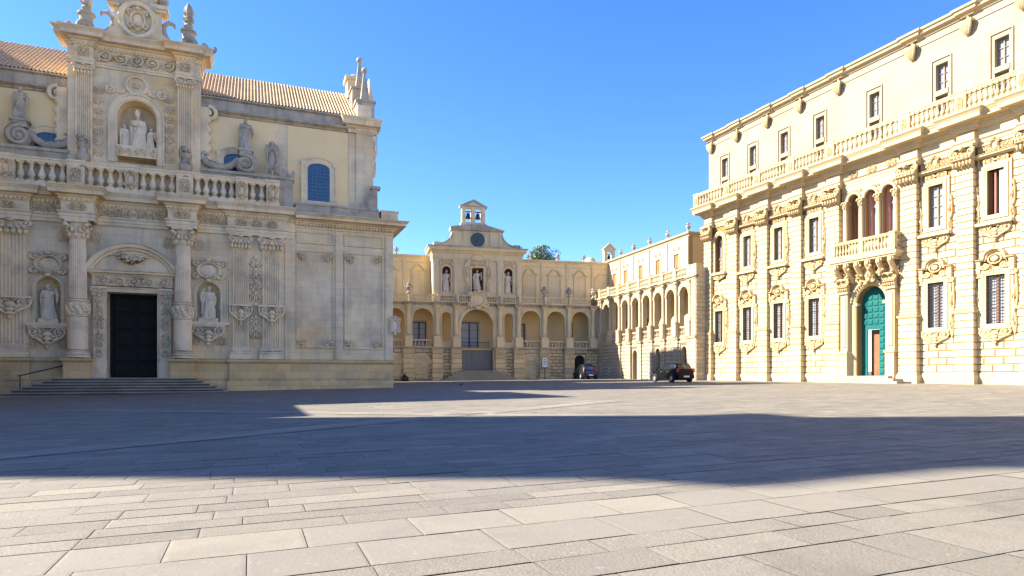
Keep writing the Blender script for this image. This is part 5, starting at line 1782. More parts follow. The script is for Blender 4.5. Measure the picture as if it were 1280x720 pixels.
    u.slab(rect_pts(-22, -5.4, 9.0, 14.75), [], 2.4, 2.9)
    u.slab(rect_pts(4.9, 17.5, 9.0, 14.75), [], 2.4, 2.9)
    u.box(-22, 17.5, 2.9, 14, 9, 14.7)
    u.box(-22, 14.3, .45, 3.0, 9.0, 9.19)
    uw = u.build('upper_wall', M['episc_wall'], root, 0)
    for a, b in ((-22, -5.4), (4.9, 17.5)):
        um = MB()
        um.sweep_plan([(a, 2.4), (b, 2.4)], [(0, 14.4), (.06, 14.42), (.08, 14.55), (.25, 14.65), (.28, 14.8), (-.3, 14.9)])
        um.sweep_plan([(a, 2.4), (b, 2.4)], [(0, 13.95), (.05, 13.96), (.05, 14.02), (0, 14.04)], False)
        um.build('upper_cornice', M['episc'], uw, 30)
    for x in (-8.3, -5.5, 5.2, 7.9, 11.1, 14.3):
        um = MB(); um.box(x - .14, x + .14, 2.3, 2.42, 9.2, 14.4); um.build('pilaster_strip', M['episc'], uw, 0)
    for x in (-9.9, -6.7, 6.4, 9.5, 12.7):
        bw = MB()
        bw.sweep_elev([(x - .68, 9.9), (x - .68, 12.9), (x + .68, 12.9), (x + .68, 9.9)], [(0, 2.42), (0, 2.3), (.12, 2.28), (.16, 2.42)])
        bw.sweep_elev([(x - 1.0, 12.95), (x - .55, 13.1), (x - .3, 13.5), (x, 13.62), (x + .3, 13.5), (x + .55, 13.1), (x + 1.0, 12.95)], [(0, 2.42), (0, 2.25), (.1, 2.2), (.14, 2.42)])
        bw.box(x - .66, x + .66, 2.37, 2.42, 9.6, 12.9)
        bw.build('blind_window', M['episc'], uw, 30)
    lun = MB(); lun.sweep_elev(arch_pts(14.6, 16.6, 9.6, 13.3, 12), [(0, 2.42), (0, 2.34), (.12, 2.32), (.14, 2.42)])
    lun.build('blind_arch', M['episc'], uw, 30)
    for x in (-9.2, 6.6, 9.9, 13.2):
        urn(root, 'grime', x, 2.5, 14.85, .85)
    # central block with niches
    c = MB()
    nps = [(-4.3, -3.35, 10.4, 13.25), (2.78, 3.75, 10.4, 13.25)]
    cen = rect_pts(-.95, .4, 10.35, 13.2)
    c.slab(rect_pts(-5.35, 4.85, 9.19, 14.85), [arch_pts(*q) for q in nps] + [cen], 0, .9)
    c.box(-5.33, 4.83, .92, 6, 9.2, 14.8)
    cb = c.build('clock_block', M['episc'], root, 0)
    for q in nps:
        n = niche(root, 'episc', 'episc', q[0], q[1], q[2], q[3], .02, .6, 'niche_red')
        f = MB(); arch_band(f, arch_pts(*q), .18, 0, .1); f.build('niche_frame', M['episc'], n, 30)
        orn('crest', 'crest', 'episc', n, (q[0] + q[1]) / 2, 13.35, 1.5, .75, 0, .8)
    n = MB(); n.box(-1.0, .45, .85, .9, 10.3, 13.25); nb = n.build('niche', M['niche_red'], root, 0)
    f = MB(); f.sweep_elev(cen, [(0, .02), (0, -.1), (.16, -.12), (.22, -.08), (.3, .02)], True); f.build('niche_frame', M['episc'], nb, 30)
    orn('crest', 'crest', 'episc', nb, -.27, 13.35, 2.5, 1.3, 0, 1.2)
    for s in (-1, 1): orn('ear', 'ear', 'episc', nb, -.27 + s * 1.0, 10.4, .6, 2.6, 0, .9, flip=s < 0)
    for x in (-5.0, -2.75, 2.25, 4.5):
        p = MB()
        p.box(x - .3, x + .3, -.14, .02, 9.2, 14.0); p.box(x - .2, x + .2, -.2, -.13, 9.5, 13.7)
        p.box(x - .36, x + .36, -.22, .02, 13.7, 14.0); p.box(x - .36, x + .36, -.22, .02, 9.2, 9.5)
        p.build('pilaster', M['episc'], cb, 0)
    p = MB()
    pth = [(-5.4, 3), (-5.4, -.16), (4.9, -.16), (4.9, 3)]
    p.sweep_plan(pth, [(-.2, 14.0), (0, 14.02), (.04, 14.2), (.02, 14.22), (.02, 14.7), (.1, 14.75)], False)
    dentils(p, -5.4, 4.9, -.16, 14.78, 14.96, .1, .16)
    p.sweep_plan(pth, cornice_prof(14.7, 15.4, .04, .5))
    p.build('cornice', M['episc'], cb, 30)
    cp_ = MB(); cp_.sweep_plan(pth, [(.55, 15.35), (.56, 15.46), (-.3, 15.56)]); cp_.build('cornice_slabs', M['grime'], cb, 30)
    # clock gable with swept sides
    g = MB()
    sw = []
    for i in range(9):
        t = i / 8
        sw.append((-4.75 + 1.75 * sin(t * pi / 2), 15.75 + 1.55 * (1 - cos(t * pi / 2))))
    poly = [(-4.75, 15.4)] + sw + [(-2.9, 17.45), (2.4, 17.45)] + [(-.5 - x, z) for x, z in reversed(sw)] + [(4.25, 15.4)]
    g.prism_xz(poly, .3, 1.1)
    cg = g.build('clock_gable', M['episc'], root, 0)
    g = MB()
    g.sweep_elev(sw, [(-.02, .24), (.14, .22), (.16, 1.16), (-.02, 1.12)])
    g.sweep_elev([(-.5 - x, z) for x, z in reversed(sw)], [(-.02, .24), (.14, .22), (.16, 1.16), (-.02, 1.12)])
    for s in (-1, 1): g.box(-.25 + s * 4.6 - .35, -.25 + s * 4.6 + .35, .1, 1.2, 15.5, 15.98)
    g.prism_xz([(-3.3, 17.4), (2.8, 17.4), (2.85, 17.55), (.6, 18.12), (-1.2, 18.12), (-3.35, 17.75)], .05, 1.4)
    g.build('gable_coping', M['grime'], cg, 0)
    g = MB()
    for x in (-1.75, 1.3, -2.9, 2.4):
        g.box(x - .12, x + .12, .22, .32, 15.5, 17.4)
    g.build('gable_strip', M['episc'], cg, 0)
    k = MB(); k.lathe([(.82, 0), (.82, .05), (0.01, .051)], (0, 0, 0), 40, cap=False)
    ck = k.build('clock_face', M['clock'], cg, 30, (-.25, .27, 16.4), (radians(90), 0, 0))
    k = MB(); k.sweep_elev([(.84 * cos(-2 * pi * i / 40), .84 * sin(-2 * pi * i / 40)) for i in range(40)], [(0, 0), (0, -.1), (.1, -.12), (.14, 0)], True)
    rk = k.build('clock_rim', M['episc'], cg, 30, (-.25, .3, 16.4))
    k = MB(); k.add([(-.04, 0, .0), (.04, 0, .0), (-.26, 0, -.34), (-.34, 0, -.28)], [(0, 1, 2, 3)]); k.add([(-.03, 0, -.03), (.03, 0, -.03), (.16, 0, .2), (.11, 0, .22)], [(0, 1, 2, 3)])
    k.build('clock_hand', M['iron'], cg, 0, (-.25, .2, 16.4))
    # bell cote
    b = MB()
    b.slab(rect_pts(-2.0, .65, 18.05, 20.2), [rect_pts(-1.58, -.92, 18.4, 19.98), rect_pts(-.48, .2, 18.4, 19.98)], .4, 1.0, True)
    b.box(-2.15, .8, .3, 1.1, 18.0, 18.3)
    b.prism_xz([(-2.0, 20.2), (.65, 20.2), (-.67, 20.85)], .42, .98)
    bc = b.build('bell_cote', M['episc'], root, 0)
    b = MB()
    b.sweep_elev([(-2.25, 20.15), (-.67, 20.9), (.9, 20.15)], [(-.1, .3), (.08, .3), (.1, 1.1), (-.1, 1.1)])
    b.box(-2.2, .85, .32, 1.08, 20.15, 20.24)
    b.build('bell_cote_roof', M['grime'], bc, 0)
    bell(bc, -1.25, .7, 18.85, .72); bell(bc, -.14, .7, 18.85, .72)
    # small bell gable over the inner corner
    s = MB()
    s.slab([(15.9, 14.8), (17.3, 14.8), (17.3, 16.5), (16.6, 17.15), (15.9, 16.5)], [arch_pts(16.25, 16.95, 15.2, 16.3, 8)], 2.6, 3.1, True)
    s.sweep_elev([(15.8, 16.45), (16.6, 17.2), (17.4, 16.45)], [(-.06, 2.5), (.08, 2.5), (.08, 3.2), (-.06, 3.2)])
    sg = s.build('small_bell_gable', M['episc'], root, 0)
    bell(sg, 16.6, 2.85, 15.4, .5)
    dm = MB(); dm.lathe([(.9, 0), (.9, .3), (.8, .6), (.5, .95), (.1, 1.1)], (14.9, 5.0, 14.8), 16); dm.build('small_dome', M['episc'], root)
    # steps
    s = MB()
    for i in range(6):
        t = i * .38
        s.box(-2.6 - t, 1.95 + t * 1.1, -.75 - t, .0, -.4, 1.63 - i * .2)
    s.build('steps', M['step_pale'], root, 0)
    statue(FB, 'pale statue with hands on its chest in the round-topped reddish niche under the clock front', -3.82, 10.5, 2.4, .35, 41, arms='chest', group='statues on the clock front')
    statue(FB, 'pale statue under the clock in the square reddish middle niche', -.27, 10.85, 2.2, .45, 42, arms='bless', group='statues on the clock front')
    statue(FB, 'pale statue raising one arm in the round-topped reddish niche nearer the green tree', 3.27, 10.5, 2.4, .35, 43, arms='raise', group='statues on the clock front')

def build_wing():
    R = random.Random(77)
    root = empty('arcade_wing', 'two storey arcade wing with slim columns and shuttered attic, joining the golden palace', 'building', FW.w(0, 0, 0), FW.rz)
    xs = [-1.51 - 2.26 * i for i in range(10)]
    fl, top = 4.6, 9.65
    holes = [arch_pts(x - 2.26 + .42, x - .42, fl + .02, 9.2, 14) for x in xs[:-1]]
    drs = [(-11.8, .9), (-7.24, .8), (-2.62, .8)]
    w = MB()
    w.slab(rect_pts(-22.6, -.25, fl, top + .1), holes, 0, .5, True)
    dh = [arch_pts(x - h / 2, x + h / 2, .0, 3.75, 8) for x, h in drs]
    w.slab(rect_pts(-22.6, -.25, -1, fl), dh, 0, .5)
    w.add([(-.25, 0, -1), (-.25, 4, -1), (-.25, 4, 10.6), (-.25, 0, 10.6)], [(0, 1, 2, 3)])
    wall = w.build('wall', M['wing'], root, 0)
    d = MB()
    for x, h in drs: d.box(x - h / 2 - .1, x + h / 2 + .1, .4, .45, 0, 3.9)
    d.build('dark_doorway', M['dark'], wall, 0)
    lg = MB(); lg.box(-22.6, -.3, .5, 3.0, fl - .2, fl); lg.box(-31, -.3, .5, 3.0, top - .2, top + .1); lg.box(-.9, -.3, .5, 3.0, fl, top)
    lg.build('loggia_floor', M['wing'], wall, 0)
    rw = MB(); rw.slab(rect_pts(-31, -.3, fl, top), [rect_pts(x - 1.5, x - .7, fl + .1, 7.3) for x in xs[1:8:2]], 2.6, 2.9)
    rear = rw.build('loggia_wall', M['wing_wall'], root, 0)
    for x in xs[1:8:2]:
        f = MB(); f.box(x - 1.5, x - .7, 2.8, 2.85, fl + .1, 7.3); f.build('loggia_door', M['wood_red'], rear, 0)
    ar = MB()
    for p in holes: arch_band(ar, p[1:-1], .18)
    ar.build('arch_moulding', M['wing'], root, 30)
    bs = MB()
    ashlar(bs, -22.6, -.25, -.4, fl - .2, -.03, .36, .85, [(x - h / 2 - .12, x + h / 2 + .12, -1, 3.9) for x, h in drs], R, .05, .03, .022)
    jb = MB(); jb.slab(rect_pts(-22.6, -.25, -.8, fl - .2), [rect_pts(x - h / 2 - .08, x + h / 2 + .08, -.5, 3.85) for x, h in drs], -.028, .01)
    jb.build('joint_backing', M['joint'], root, 0)
    bs.build('rusticated_base', M['wing_base'], root, 0)
    for x in xs:
        half_column(root, 'wing', x, -.08, 6.0, top, .17, fl + .02)
        rust_pier(root, 'wing_base', x, .72, -.2, -.6, fl - .18, R, 13)
    for x in xs[:-1]:
        balustrade(root, 'wing', x - 2.26 + .3, x - .3, fl + .04, 5.6, .1, 6, dep=.2, bw=.2, rail=.13, base=.12)
    pr = MB()                                                   # end pier
    pr.box(-.95, -.2, -.36, .5, -.6, top + .1)
    ashlar(pr, -.97, -.2, -.4, top, -.36, .36, .9, [], R, .04, .025, .02)
    sd = MB()
    ashlar(sd, -.36, .6, -.4, top, 0, .36, .7, [], R, .04, .025, .02)
    pr.add([(-.2 - y, x, z) for x, y, z in sd.v], sd.f)
    pr.build('end_pier', M['wing_base'], root, 0)
    e = MB()
    p1 = breaks_path(-22.6, -.2, 0, [(x - .4, x + .4, .24) for x in xs] + [(-.98, -.2, .4)])
    e.sweep_plan(p1, [(-.1, fl - .2), (.05, fl - .2), (.1, fl - .08), (.12, fl), (-.1, fl + .02)])
    p2 = breaks_path(-22.6, -.2, 0, [(x - .3, x + .3, .26) for x in xs] + [(-.98, -.2, .4)])
    e.sweep_plan(p2, [(-.1, top), (.03, top), (.03, top + .1), (.14, top + .16), (.18, top + .26), (-.1, top + .3)])
    e.build('string_course', M['wing'], root, 30)
    zb = top + .3
    ed = xs + [-.2]
    for x in xs[:-1]:
        bb = balustrade(root, 'wing', x - 2.26 + .26, x - .26, zb, zb + .95, -.18, 7, dep=.2, bw=.2, rail=.13, base=.12)
    q = MB()
    for x in xs:
        q.box(x - .22, x + .22, -.32, 0, zb, zb + .98); q.box(x - .26, x + .26, -.36, .05, zb + .98, zb + 1.08)
    q.box(-1.2, -.2, -.34, .3, zb + .003, zb + 1.0)
    q.box(-22.6, -.2, -.1, 3.0, top + .12, zb)
    q.build('balustrade_pedestal', M['wing'], root, 0)
    # attic set back
    ws = [-21.3, -18.5, -15.0, -11.35, -7.8]
    a = MB()
    a.slab(rect_pts(-24, -5.6, zb, 15.0), [rect_pts(x - .42, x + .42, 11.55, 13.2) for x in ws], 2.5, 2.9)
    a.add([(-5.6, 2.5, zb), (-5.6, 12, zb), (-5.6, 12, 15.0), (-5.6, 2.5, 15.0)], [(0, 1, 2, 3)])
    a.add([(-24, 2.5, 15), (-5.6, 2.5, 15), (-5.6, 12, 15), (-24, 12, 15)], [(0, 1, 2, 3)])
    att = a.build('attic', M['wing_wall'], root, 0)
    a = MB()
    a.sweep_plan([(-24, 2.5), (-5.6, 2.5), (-5.6, 10)], [(0, 14.6), (.06, 14.62), (.08, 14.75), (.25, 14.85), (.28, 15.0), (-.3, 15.08)])
    for x in (-23.0, -19.9, -16.75, -13.2, -9.6, -5.8):
        a.box(x - .16, x + .16, 2.4, 2.52, zb, 14.6)
    a.build('attic_cornice', M['wing'], att, 30)
    for x in ws:
        f = MB(); f.sweep_elev(rect_pts(x - .42, x + .42, 11.55, 13.2), [(0, 2.6), (0, 2.45), (.1, 2.44), (.12, 2.52)], True)
        o = f.build('window', M['wing'], root, 0)
        s = MB()
        for k in (-1, 1):
            s.box(min(x, x + k * .41), max(x, x + k * .41) - .01, 2.56, 2.62, 11.58, 13.18)
            for i in range(14): s.box(x + (k * .21) - .17, x + (k * .21) + .17, 2.54, 2.57, 11.68 + i * .105, 11.74 + i * .105)
        s.build('shutter', M['shutter'], o, 0)
        for k in (-1, 1): orn('foliage_panel', 'foliage_panel', 'wing', o, x + k * .45, 13.75, .6, .42, 2.5, .5)
    for x in (-19.9, -16.75, -13.2, -9.6, -5.9):
        urn(root, 'grime', x, 2.6, 15.05, .95)
# ------------------------------------------------------------------ vehicles
def rounded(mb, st, mat=None):
    pass

def car(label, loc, rz, paint, L=3.75, W=1.66, H=1.5, tail=None, plate=True):
    """small hatchback, nose towards local +x, z=0 at the tyres' contact"""
    root = empty('parked_car', label, 'car', loc, rz, 'cars parked in the square')
    hw = W / 2
    # stations along the length: x, belt z, roof z, half width, roof half width, sill z
    S = [(-L / 2, .62, .64, .62, .50, .42), (-L / 2 + .05, .86, .88, .75, .56, .28), (-L / 2 + .14, .93, .98, .80, .58, .24), (-L / 2 + .38, .97, 1.36, .83, .56, .22), (-L / 2 + .62, .97, 1.46, .83, .57, .2),
         (-L / 2 + 1.2, .95, H, .83, .58, .2), (-L / 2 + 1.75, .93, H - .01, .83, .58, .2), (-L / 2 + 2.15, .92, H - .07, .83, .56, .2), (-L / 2 + 2.75, .90, .99, .83, .60, .2),
         (-L / 2 + 3.1, .84, .88, .82, .62, .22), (-L / 2 + 3.45, .74, .78, .79, .6, .24), (L / 2 - .1, .62, .66, .72, .52, .26), (L / 2, .48, .52, .58, .42, .3)]
    ring = []
    for x, zb, zr, w, wr, zs in S:
        zm = zs + (zb - zs) * .55
        ring.append([(x, 0, zs), (x, w * .8, zs), (x, w * .97, zs + .08), (x, w, zm), (x, w * .97, zb), (x, wr + (w * .97 - wr) * .28, zb + (zr - zb) * .82), (x, wr, zr - .0), (x, wr * .55, zr + .03), (x, 0, zr + .04)])
    mb = MB()
    q = len(ring[0])
    vs = []
    for r in ring:
        full = r + [(x, -y, z) for x, y, z in reversed(r[1:-1])]
        vs += full
    n = 2 * q - 2
    fs = [(i * n + j, i * n + (j + 1) % n, (i + 1) * n + (j + 1) % n, (i + 1) * n + j) for i in range(len(ring) - 1) for j in range(n)]
    fs += [tuple(range(n)), tuple((len(ring) - 1) * n + j for j in range(n))]
    mb.add(vs, fs)
    body = mb.build('body', paint, root, 50)
    gl = simple('car_glass', (.012, .016, .018), .05, 0, .9)
    blk = simple('black_rubber', (.012, .012, .012), .7)
    red = simple('tail_lamp_red', (.22, .006, .01), .3)
    sil = simple('alloy_rim', (.45, .46, .48), .3, .8)
    def panel(idx, a, b, t0, t1, name, m, inset=.04):
        """glass set on the body between stations a..b, ring points idx..idx+1"""
        for s in (1, -1):
            def P(i, t):
                p0, p1 = Vector(ring[i][idx]), Vector(ring[i][idx + 1])
                return p0.lerp(p1, t)
            c = [P(a, t0), P(b, t0), P(b, t1), P(a, t1)]
            nrm = (c[1] - c[0]).cross(c[3] - c[0])
            if nrm.y < 0: nrm = -nrm
            nrm.normalize()
            g = MB()
            cen = sum(c, Vector()) / 4
            pts = [cen + (p - cen) * (1 - inset) + nrm * .012 for p in c]
            g.add([(p.x, p.y * s, p.z) for p in pts], [(0, 1, 2, 3)])
            g.build(name, m, root, 0)
    panel(4, 4, 5, .12, .92, 'side_window', gl, .06)
    panel(4, 5, 7, .12, .92, 'side_window', gl, .05)
    panel(4, 7, 8, .15, .7, 'side_window', gl, .25)
    def across(a, b, name, m, k=.9, lift=.012, w0=None):
        ca, cb = Vector(ring[a][7]), Vector(ring[b][7])
        wa, wb = ring[a][6][1] * k, ring[b][6][1] * k
        pa, pb = Vector(ring[a][6]), Vector(ring[b][6])
        d = (pb - pa); nr = Vector((-d.z, 0, d.x)); nr.normalize()
        if nr.z < 0: nr = -nr
        pa2, pb2 = pa.lerp(pb, .08) + nr * lift, pa.lerp(pb, .92) + nr * lift
        ma, mb2 = ca.lerp(cb, .08) + nr * (lift + .012), ca.lerp(cb, .92) + nr * (lift + .012)
        g = MB()
        g.add([(pa2.x, -wa, pa2.z), (ma.x, 0, ma.z), (pa2.x, wa, pa2.z), (pb2.x, wb, pb2.z), (mb2.x, 0, mb2.z), (pb2.x, -wb, pb2.z)], [(0, 1, 4, 5), (1, 2, 3, 4)])
        return g.build(name, m, root, 40)
    across(7, 8, 'windscreen', gl)
    across(2, 3, 'rear_window', tail[0] if tail else gl)
    if tail:
        g = MB(); g.box(-L / 2 - .03, -L / 2 + .06, -.55, .55, .5, .88); g.build('tailgate', tail[1], root, 0)
    for s in (1, -1):
        g = MB(); g.box(-L / 2 + .0, -L / 2 + .22, s * .71 - .07, s * .71 + .07, .78, 1.08); g.build('tail_light', red, root, 0)
        g = MB(); g.blob((L / 2 - .2, s * .6, .66), (.2, .14, .09)); g.build('headlight', sil, root)
        g = MB(); g.blob((L / 2 - 1.2, s * .95, 1.0), (.09, .12, .08)); g.build('wing_mirror', paint, root)
        for x in (.25, -.65):
            g = MB(); g.box(x - .1, x + .1, s * .83 - .03, s * .83 + .03, .8, .84); g.build('door_handle', sil, root, 0)
        g = MB(); g.box(.3, .31, s * .835 - .006, s * .835 + .006, .3, .9); g.box(-.62, -.61, s * .835 - .006, s * .835 + .006, .3, .9); g.build('door_seam', blk, root, 0)
    g = MB(); g.box(-L / 2 - .06, -L / 2 + .2, -.7, .7, .3, .56); bump = g.build('bumper', paint, root, 0)
    if plate:
        g = MB(); g.box(-L / 2 - .075, -L / 2 - .06, -.26, .26, .40, .51); g.build('number_plate', simple('plate_white', (.7, .7, .68), .5), bump, 0)
    for x in (-L / 2 + .72, L / 2 - .72):
        for s in (1, -1):
            y = s * (hw - .1)
            a = MB(); a.lathe([(.36, -.02), (.36, .06)], (0, 0, 0), 24)
            a.build('wheel_arch', blk, root, 30, (x, s * (hw - .05), .34), (radians(-90 * s), 0, 0))
            t = MB(); t.lathe([(.2, -.09), (.29, -.1), (.305, -.06), (.305, .06), (.29, .1), (.2, .09)], (0, 0, 0), 28, cap=False)
            t.lathe([(.0, -.08), (.2, -.08)], (0, 0, 0), 28, cap=False)
            wh = t.build('wheel', blk, root, 30, (x, s * (hw - .04), .305), (radians(-90 * s), 0, 0))
            rm = MB(); rm.lathe([(.2, .05), (.19, .088), (.06, .07), (.03, .09), (0.001, .09)], (0, 0, 0), 20, flutes=(1, 2, .12), cap=False)
            rm.build('rim', sil, wh, 20)
    return root

def build_vehicles():
    black = simple('black_car_paint', (.004, .0045, .006), .38, 0, .15, 0)
    k = (840 - 640) / FPX
    Y = 51.5; X = k * Y
    car('glossy black hatchback with red tail lights parked by the arcade and the golden palace', (X, Y, ground_z(X, Y)), radians(90 + 20), black)
    navy = simple('navy_car_paint', (.006, .008, .014), .35, 0, .3, .1)
    blue = simple('blue_tailgate', (.012, .03, .15), .4, 0, .5, .4)
    k = (731 - 640) / FPX
    Y = 72.0; X = k * Y
    car('dark car with bright blue rear end parked before the dark arched doorway in the shade', (X, Y, ground_z(X, Y)), radians(90 + 14), navy, 3.7, 1.75, 1.62, tail=(simple('blue_rear_glass', (.015, .04, .14), .2, 0, .8), blue))

def build_small():
    # notice board on a post
    x, z = FB.px(681, 448, -1.2)
    p = FB.w(x, -1.2, 0); gz = ground_z(p[0], p[1])
    r = empty('notice_board', 'white notice board on a thin dark post before the rusticated wall', 'sign', (p[0], p[1], gz), FB.rz)
    b = MB(); b.box(-.33, .33, -.04, .04, 1.35, 2.5)
    b.build('panel', simple('white_panel', (.7, .7, .68), .5), r, 0)
    b = MB(); b.box(-.35, .35, -.05, .05, 1.3, 1.36); b.box(-.35, .35, -.05, .05, 2.49, 2.55); b.box(-.37, -.33, -.05, .05, 1.3, 2.55); b.box(.33, .37, -.05, .05, 1.3, 2.55)
    for i in range(4): b.box(-.2, .2, -.046, -.041, 2.2 - i * .17, 2.24 - i * .17)
    b.build('frame', M['iron'], r, 0)
    b = MB(); b.lathe([(.2, 0), (.2, .04), (.04, .06), (.04, 1.32)], n=10); b.build('post', M['iron'], r, 30)
    # black bag by the pier
    x, z = FB.px(506, 478, -1.0)
    p = FB.w(x, -1.0, 0)
    b = MB()
    prof = [(.30, 0), (.40, .08), (.42, .25), (.36, .45), (.22, .58), (.08, .66), (.12, .78), (.05, .84)]
    n = 22
    vs, fs = [], []
    R = random.Random(4)
    for k, (rr, zz) in enumerate(prof):
        for i in range(n):
            a = 2 * pi * i / n
            f = 1 + .1 * sin(5 * a + zz * 6) + R.uniform(-.05, .05)
            vs.append((rr * f * cos(a), rr * f * .85 * sin(a), zz))
    for k in range(len(prof) - 1):
        for i in range(n): fs.append((k * n + i, k * n + (i + 1) % n, (k + 1) * n + (i + 1) % n, (k + 1) * n + i))
    fs.append(tuple(range(n - 1, -1, -1))); fs.append(tuple((len(prof) - 1) * n + i for i in range(n)))
    b.add(vs, fs)
    o = b.build('rubbish_bag', simple('black_plastic', (.01, .01, .012), .35), None, 60, (p[0], p[1], ground_z(p[0], p[1])))
    tag(o, 'black tied rubbish bag beside the cathedral corner and the first loggia pier', 'bag')
    # a pigeon on the paving near the steps of the back palace
    k = (577 - 640) / FPX; Y = 46.0
    X = k * Y
    b = MB()
    b.blob((0, 0, .14), (.17, .08, .085), .25, 12, 8); b.blob((.15, 0, .25), (.05, .045, .05), 0, 10, 6); b.tube([(.1, 0, .18), (.14, 0, .24)], [.055, .04], 8)
    b.tube([(.19, 0, .25), (.225, 0, .24)], [.014, .004], 6); b.tube([(-.12, 0, .12), (-.3, 0, .08)], [.05, .03], 8)
    for s in (-1, 1): b.tube([(.0, s * .03, .08), (.02, s * .03, 0)], .01, 5)
    o = b.build('pigeon', simple('pigeon_grey', (.09, .095, .11), .7), None, 60, (X, Y, ground_z(X, Y) + .006), (0, 0, .8))
    tag(o, 'small grey pigeon standing on the open paving before the stairs', 'bird')

def build_tree():
    R = random.Random(9)
    k = (673 - 640) / FPX; Y = 101.0; X = k * Y
    r = empty('broadleaf_tree', 'green leafy tree crown rising behind the roof beside the clock gable', 'tree', (X, Y, ground_z(X, Y)))
    t = MB()
    t.tube([(0, 0, 0), (.1, 0, 6), (.0, .1, 11), (.2, 0, 14)], [.45, .36, .28, .14], 10)
    for i in range(9):
        a = R.uniform(0, 6.3); z = R.uniform(10, 13.5)
        t.tube([(0, 0, z), (1.6 * cos(a), 1.6 * sin(a), z + 2), (3.6 * cos(a), 2.6 * sin(a), z + 3 + R.uniform(0, 2))], [.16, .1, .04], 6)
    t.build('trunk', stone('tree_bark', (.12, .09, .06), (.08, .06, .045), stain_amt=.2), r)
    m, nt, b = mat_new('leaf_green')
    geo = nt.nodes.new('ShaderNodeNewGeometry'); cr = nt.nodes.new('ShaderNodeValToRGB')
    cr.color_ramp.elements[0].color = (.055, .105, .03, 1); cr.color_ramp.elements[1].color = (.14, .21, .06, 1)
    nt.links.new(geo.outputs['Random Per Island'], cr.inputs[0]); nt.links.new(cr.outputs[0], b.inputs['Base Color'])
    b.inputs['Roughness'].default_value = .55
    c = MB()
    clumps = [(R.gauss(0, 1.45), R.gauss(0, 1.4), 17.2 + R.gauss(0, 1.3) , R.uniform(.7, 1.4)) for _ in range(46)]
    for cx, cy, cz, cr_ in clumps:
        for _ in range(90):
            d = Vector((R.gauss(0, 1), R.gauss(0, 1), R.gauss(0, .8)))
            d = d.normalized() * cr_ * R.uniform(.3, 1) ** .5
            p = Vector((cx, cy, cz)) + d
            if p.z > 20.3: p.z = 20.3 - R.uniform(0, 1.2)
            u = Vector((R.gauss(0, 1), R.gauss(0, 1), R.gauss(0, 1))).normalized(); v = u.orthogonal().normalized()
            s = R.uniform(.12, .24)
            c.add([p - u * s, p + v * s * .5, p + u * s, p - v * s * .5], [(0, 1, 2, 3)])
    c.build('crown', m, r, 0)

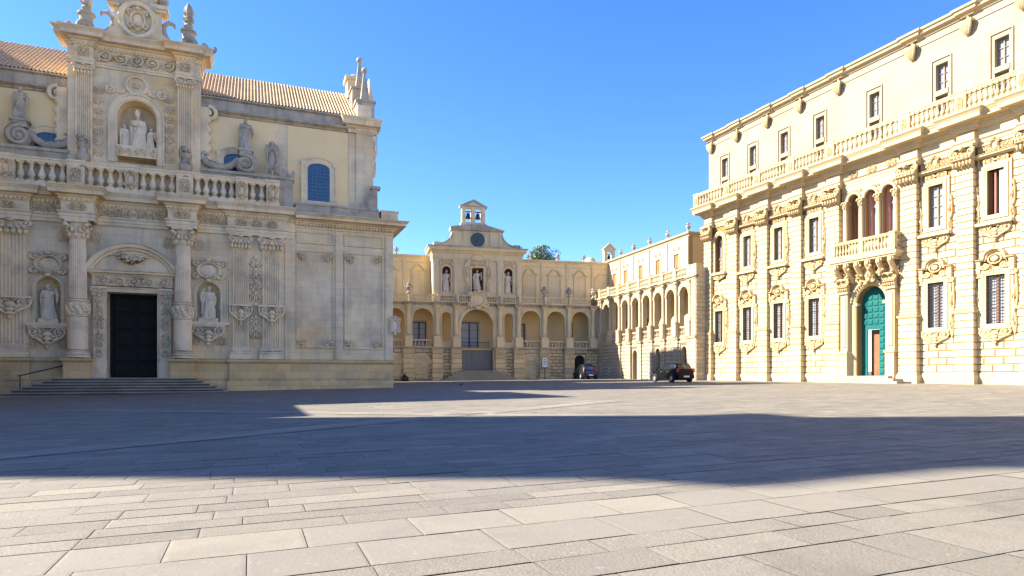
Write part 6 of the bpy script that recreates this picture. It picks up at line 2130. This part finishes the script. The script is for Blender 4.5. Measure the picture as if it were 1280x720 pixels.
# ------------------------------------------------------------------ unseen neighbours past the left edge: bell tower, and houses added for their shadows
def build_neighbours():
    a = math.atan2(CENT[1], CENT[0])
    tx, ty = TOWER_POS
    r = empty('bell_tower', 'tall square stone bell tower in receding storeys standing left of the cathedral', 'tower', (tx, ty, ground_z(tx, ty)), a)
    z = -.5
    for i, (w, h) in enumerate(TOWER_TIERS):
        t = MB()
        ops = []
        hw = w / 2
        for k in range(4):
            c, s = round(cos(k * pi / 2)), round(sin(k * pi / 2))
            q = MB()
            hole = [arch_pts(-.9, .9, z + h * .4, z + h * .85, 8)] if i else []
            q.slab(rect_pts(-hw, hw, z, z + h), hole, -hw, -hw + .6)
            t.add([(x * c - y * s, x * s + y * c, zz) for x, y, zz in q.v], q.f)
        t.box(-hw + .7, hw - .7, -hw + .7, hw - .7, z, z + h)
        st = t.build('storey', M['duomo'], r, 0)
        cn = MB()
        pth = [(-hw, -hw), (hw, -hw), (hw, hw), (-hw, hw), (-hw, -hw)]
        cn.sweep_plan(pth, cornice_prof(z + h - .7, z + h, .02, .5), False)
        cn.box(-hw, hw, -hw, hw, z + h - .1, z + h + .05)
        cn.build('cornice', M['carve'], st, 30)
        if i:
            balustrade(r, 'carve', -hw, hw, z - .0, z + 1.0, -hw - .35, 8, dep=.25, bw=.3)
        z += h
    d = MB(); d.lathe([(TOWER_TIERS[-1][0] * .5, 0), (TOWER_TIERS[-1][0] * .48, 1), (TOWER_TIERS[-1][0] * .36, 2.4), (.8, 3.4), (.3, 3.8), (.1, 5.2)], (0, 0, z), 20)
    d.build('dome', M['grime'], r)
    for name, label, e0, e1, n0, n1, h in SHADOW_HOUSES:
        x, y = e1 * CENT[0] + n0 * NRM[0], e1 * CENT[1] + n0 * NRM[1]
        r = empty(name, label, 'house', (x, y, ground_z(x, y)), a)
        W_, D_ = e1 - e0, n1 - n0
        w = MB()
        hs = []
        for i in range(int(D_ / 3.5)):
            c = 1.8 + i * 3.5
            for zz in (1.2, 5.2):
                if zz + 2.2 < h - 1: hs.append((c, zz))
        w.box(-W_, 0, 0, D_, -1, h)
        wall = w.build('wall', M['plaster'], r, 0)
        for c, zz in hs:
            f = MB(); f.box(-.02, .08, c - .7, c + .7, zz - .1, zz + 2.3); o = f.build('window', M['episc'], wall, 0)
            f = MB(); f.box(.06, .1, c - .5, c + .5, zz, zz + 2.1); f.build('shutter', M['shutter'], o, 0)
        cn = MB(); cn.sweep_plan([(0, 0), (0, D_)], [(-.3, h - .5), (.05, h - .5), (.3, h - .1), (.3, h), (-.5, h + .05)])
        cn.build('cornice', M['episc'], r, 30)

TOWER_POS = (-34.0, 13.7)
TOWER_TIERS = [(6.6, 29.0), (5.5, 9.0), (4.7, 8.0), (3.8, 6.0)]
SHADOW_HOUSES = [('low_shadow_house', 'unseen low ochre shuttered house added for its shadow between the bell tower and the cathedral', -30.0, -11.2, 23.0, 33.4, 10.3),  # unseen houses, placed and sized for the shadows they cast
          ('tall_shadow_house', 'unseen tall ochre shuttered house added for its shadow close against the cathedral side', -36.0, -14.6, 36.0, 43.6, 22.0),
          ('filler_shadow_house', 'unseen tallest ochre shuttered house added to close a shadow gap, behind the cathedral flank', -42.0, -21.8, 43.7, 52.0, 27.0)]  # last one added to fill a lit streak between two shadows
make_orns()
build_ground()
build_paving()
build_duomo()
build_palace()
build_back()
build_wing()
build_vehicles()
build_small()
build_tree()
build_neighbours()
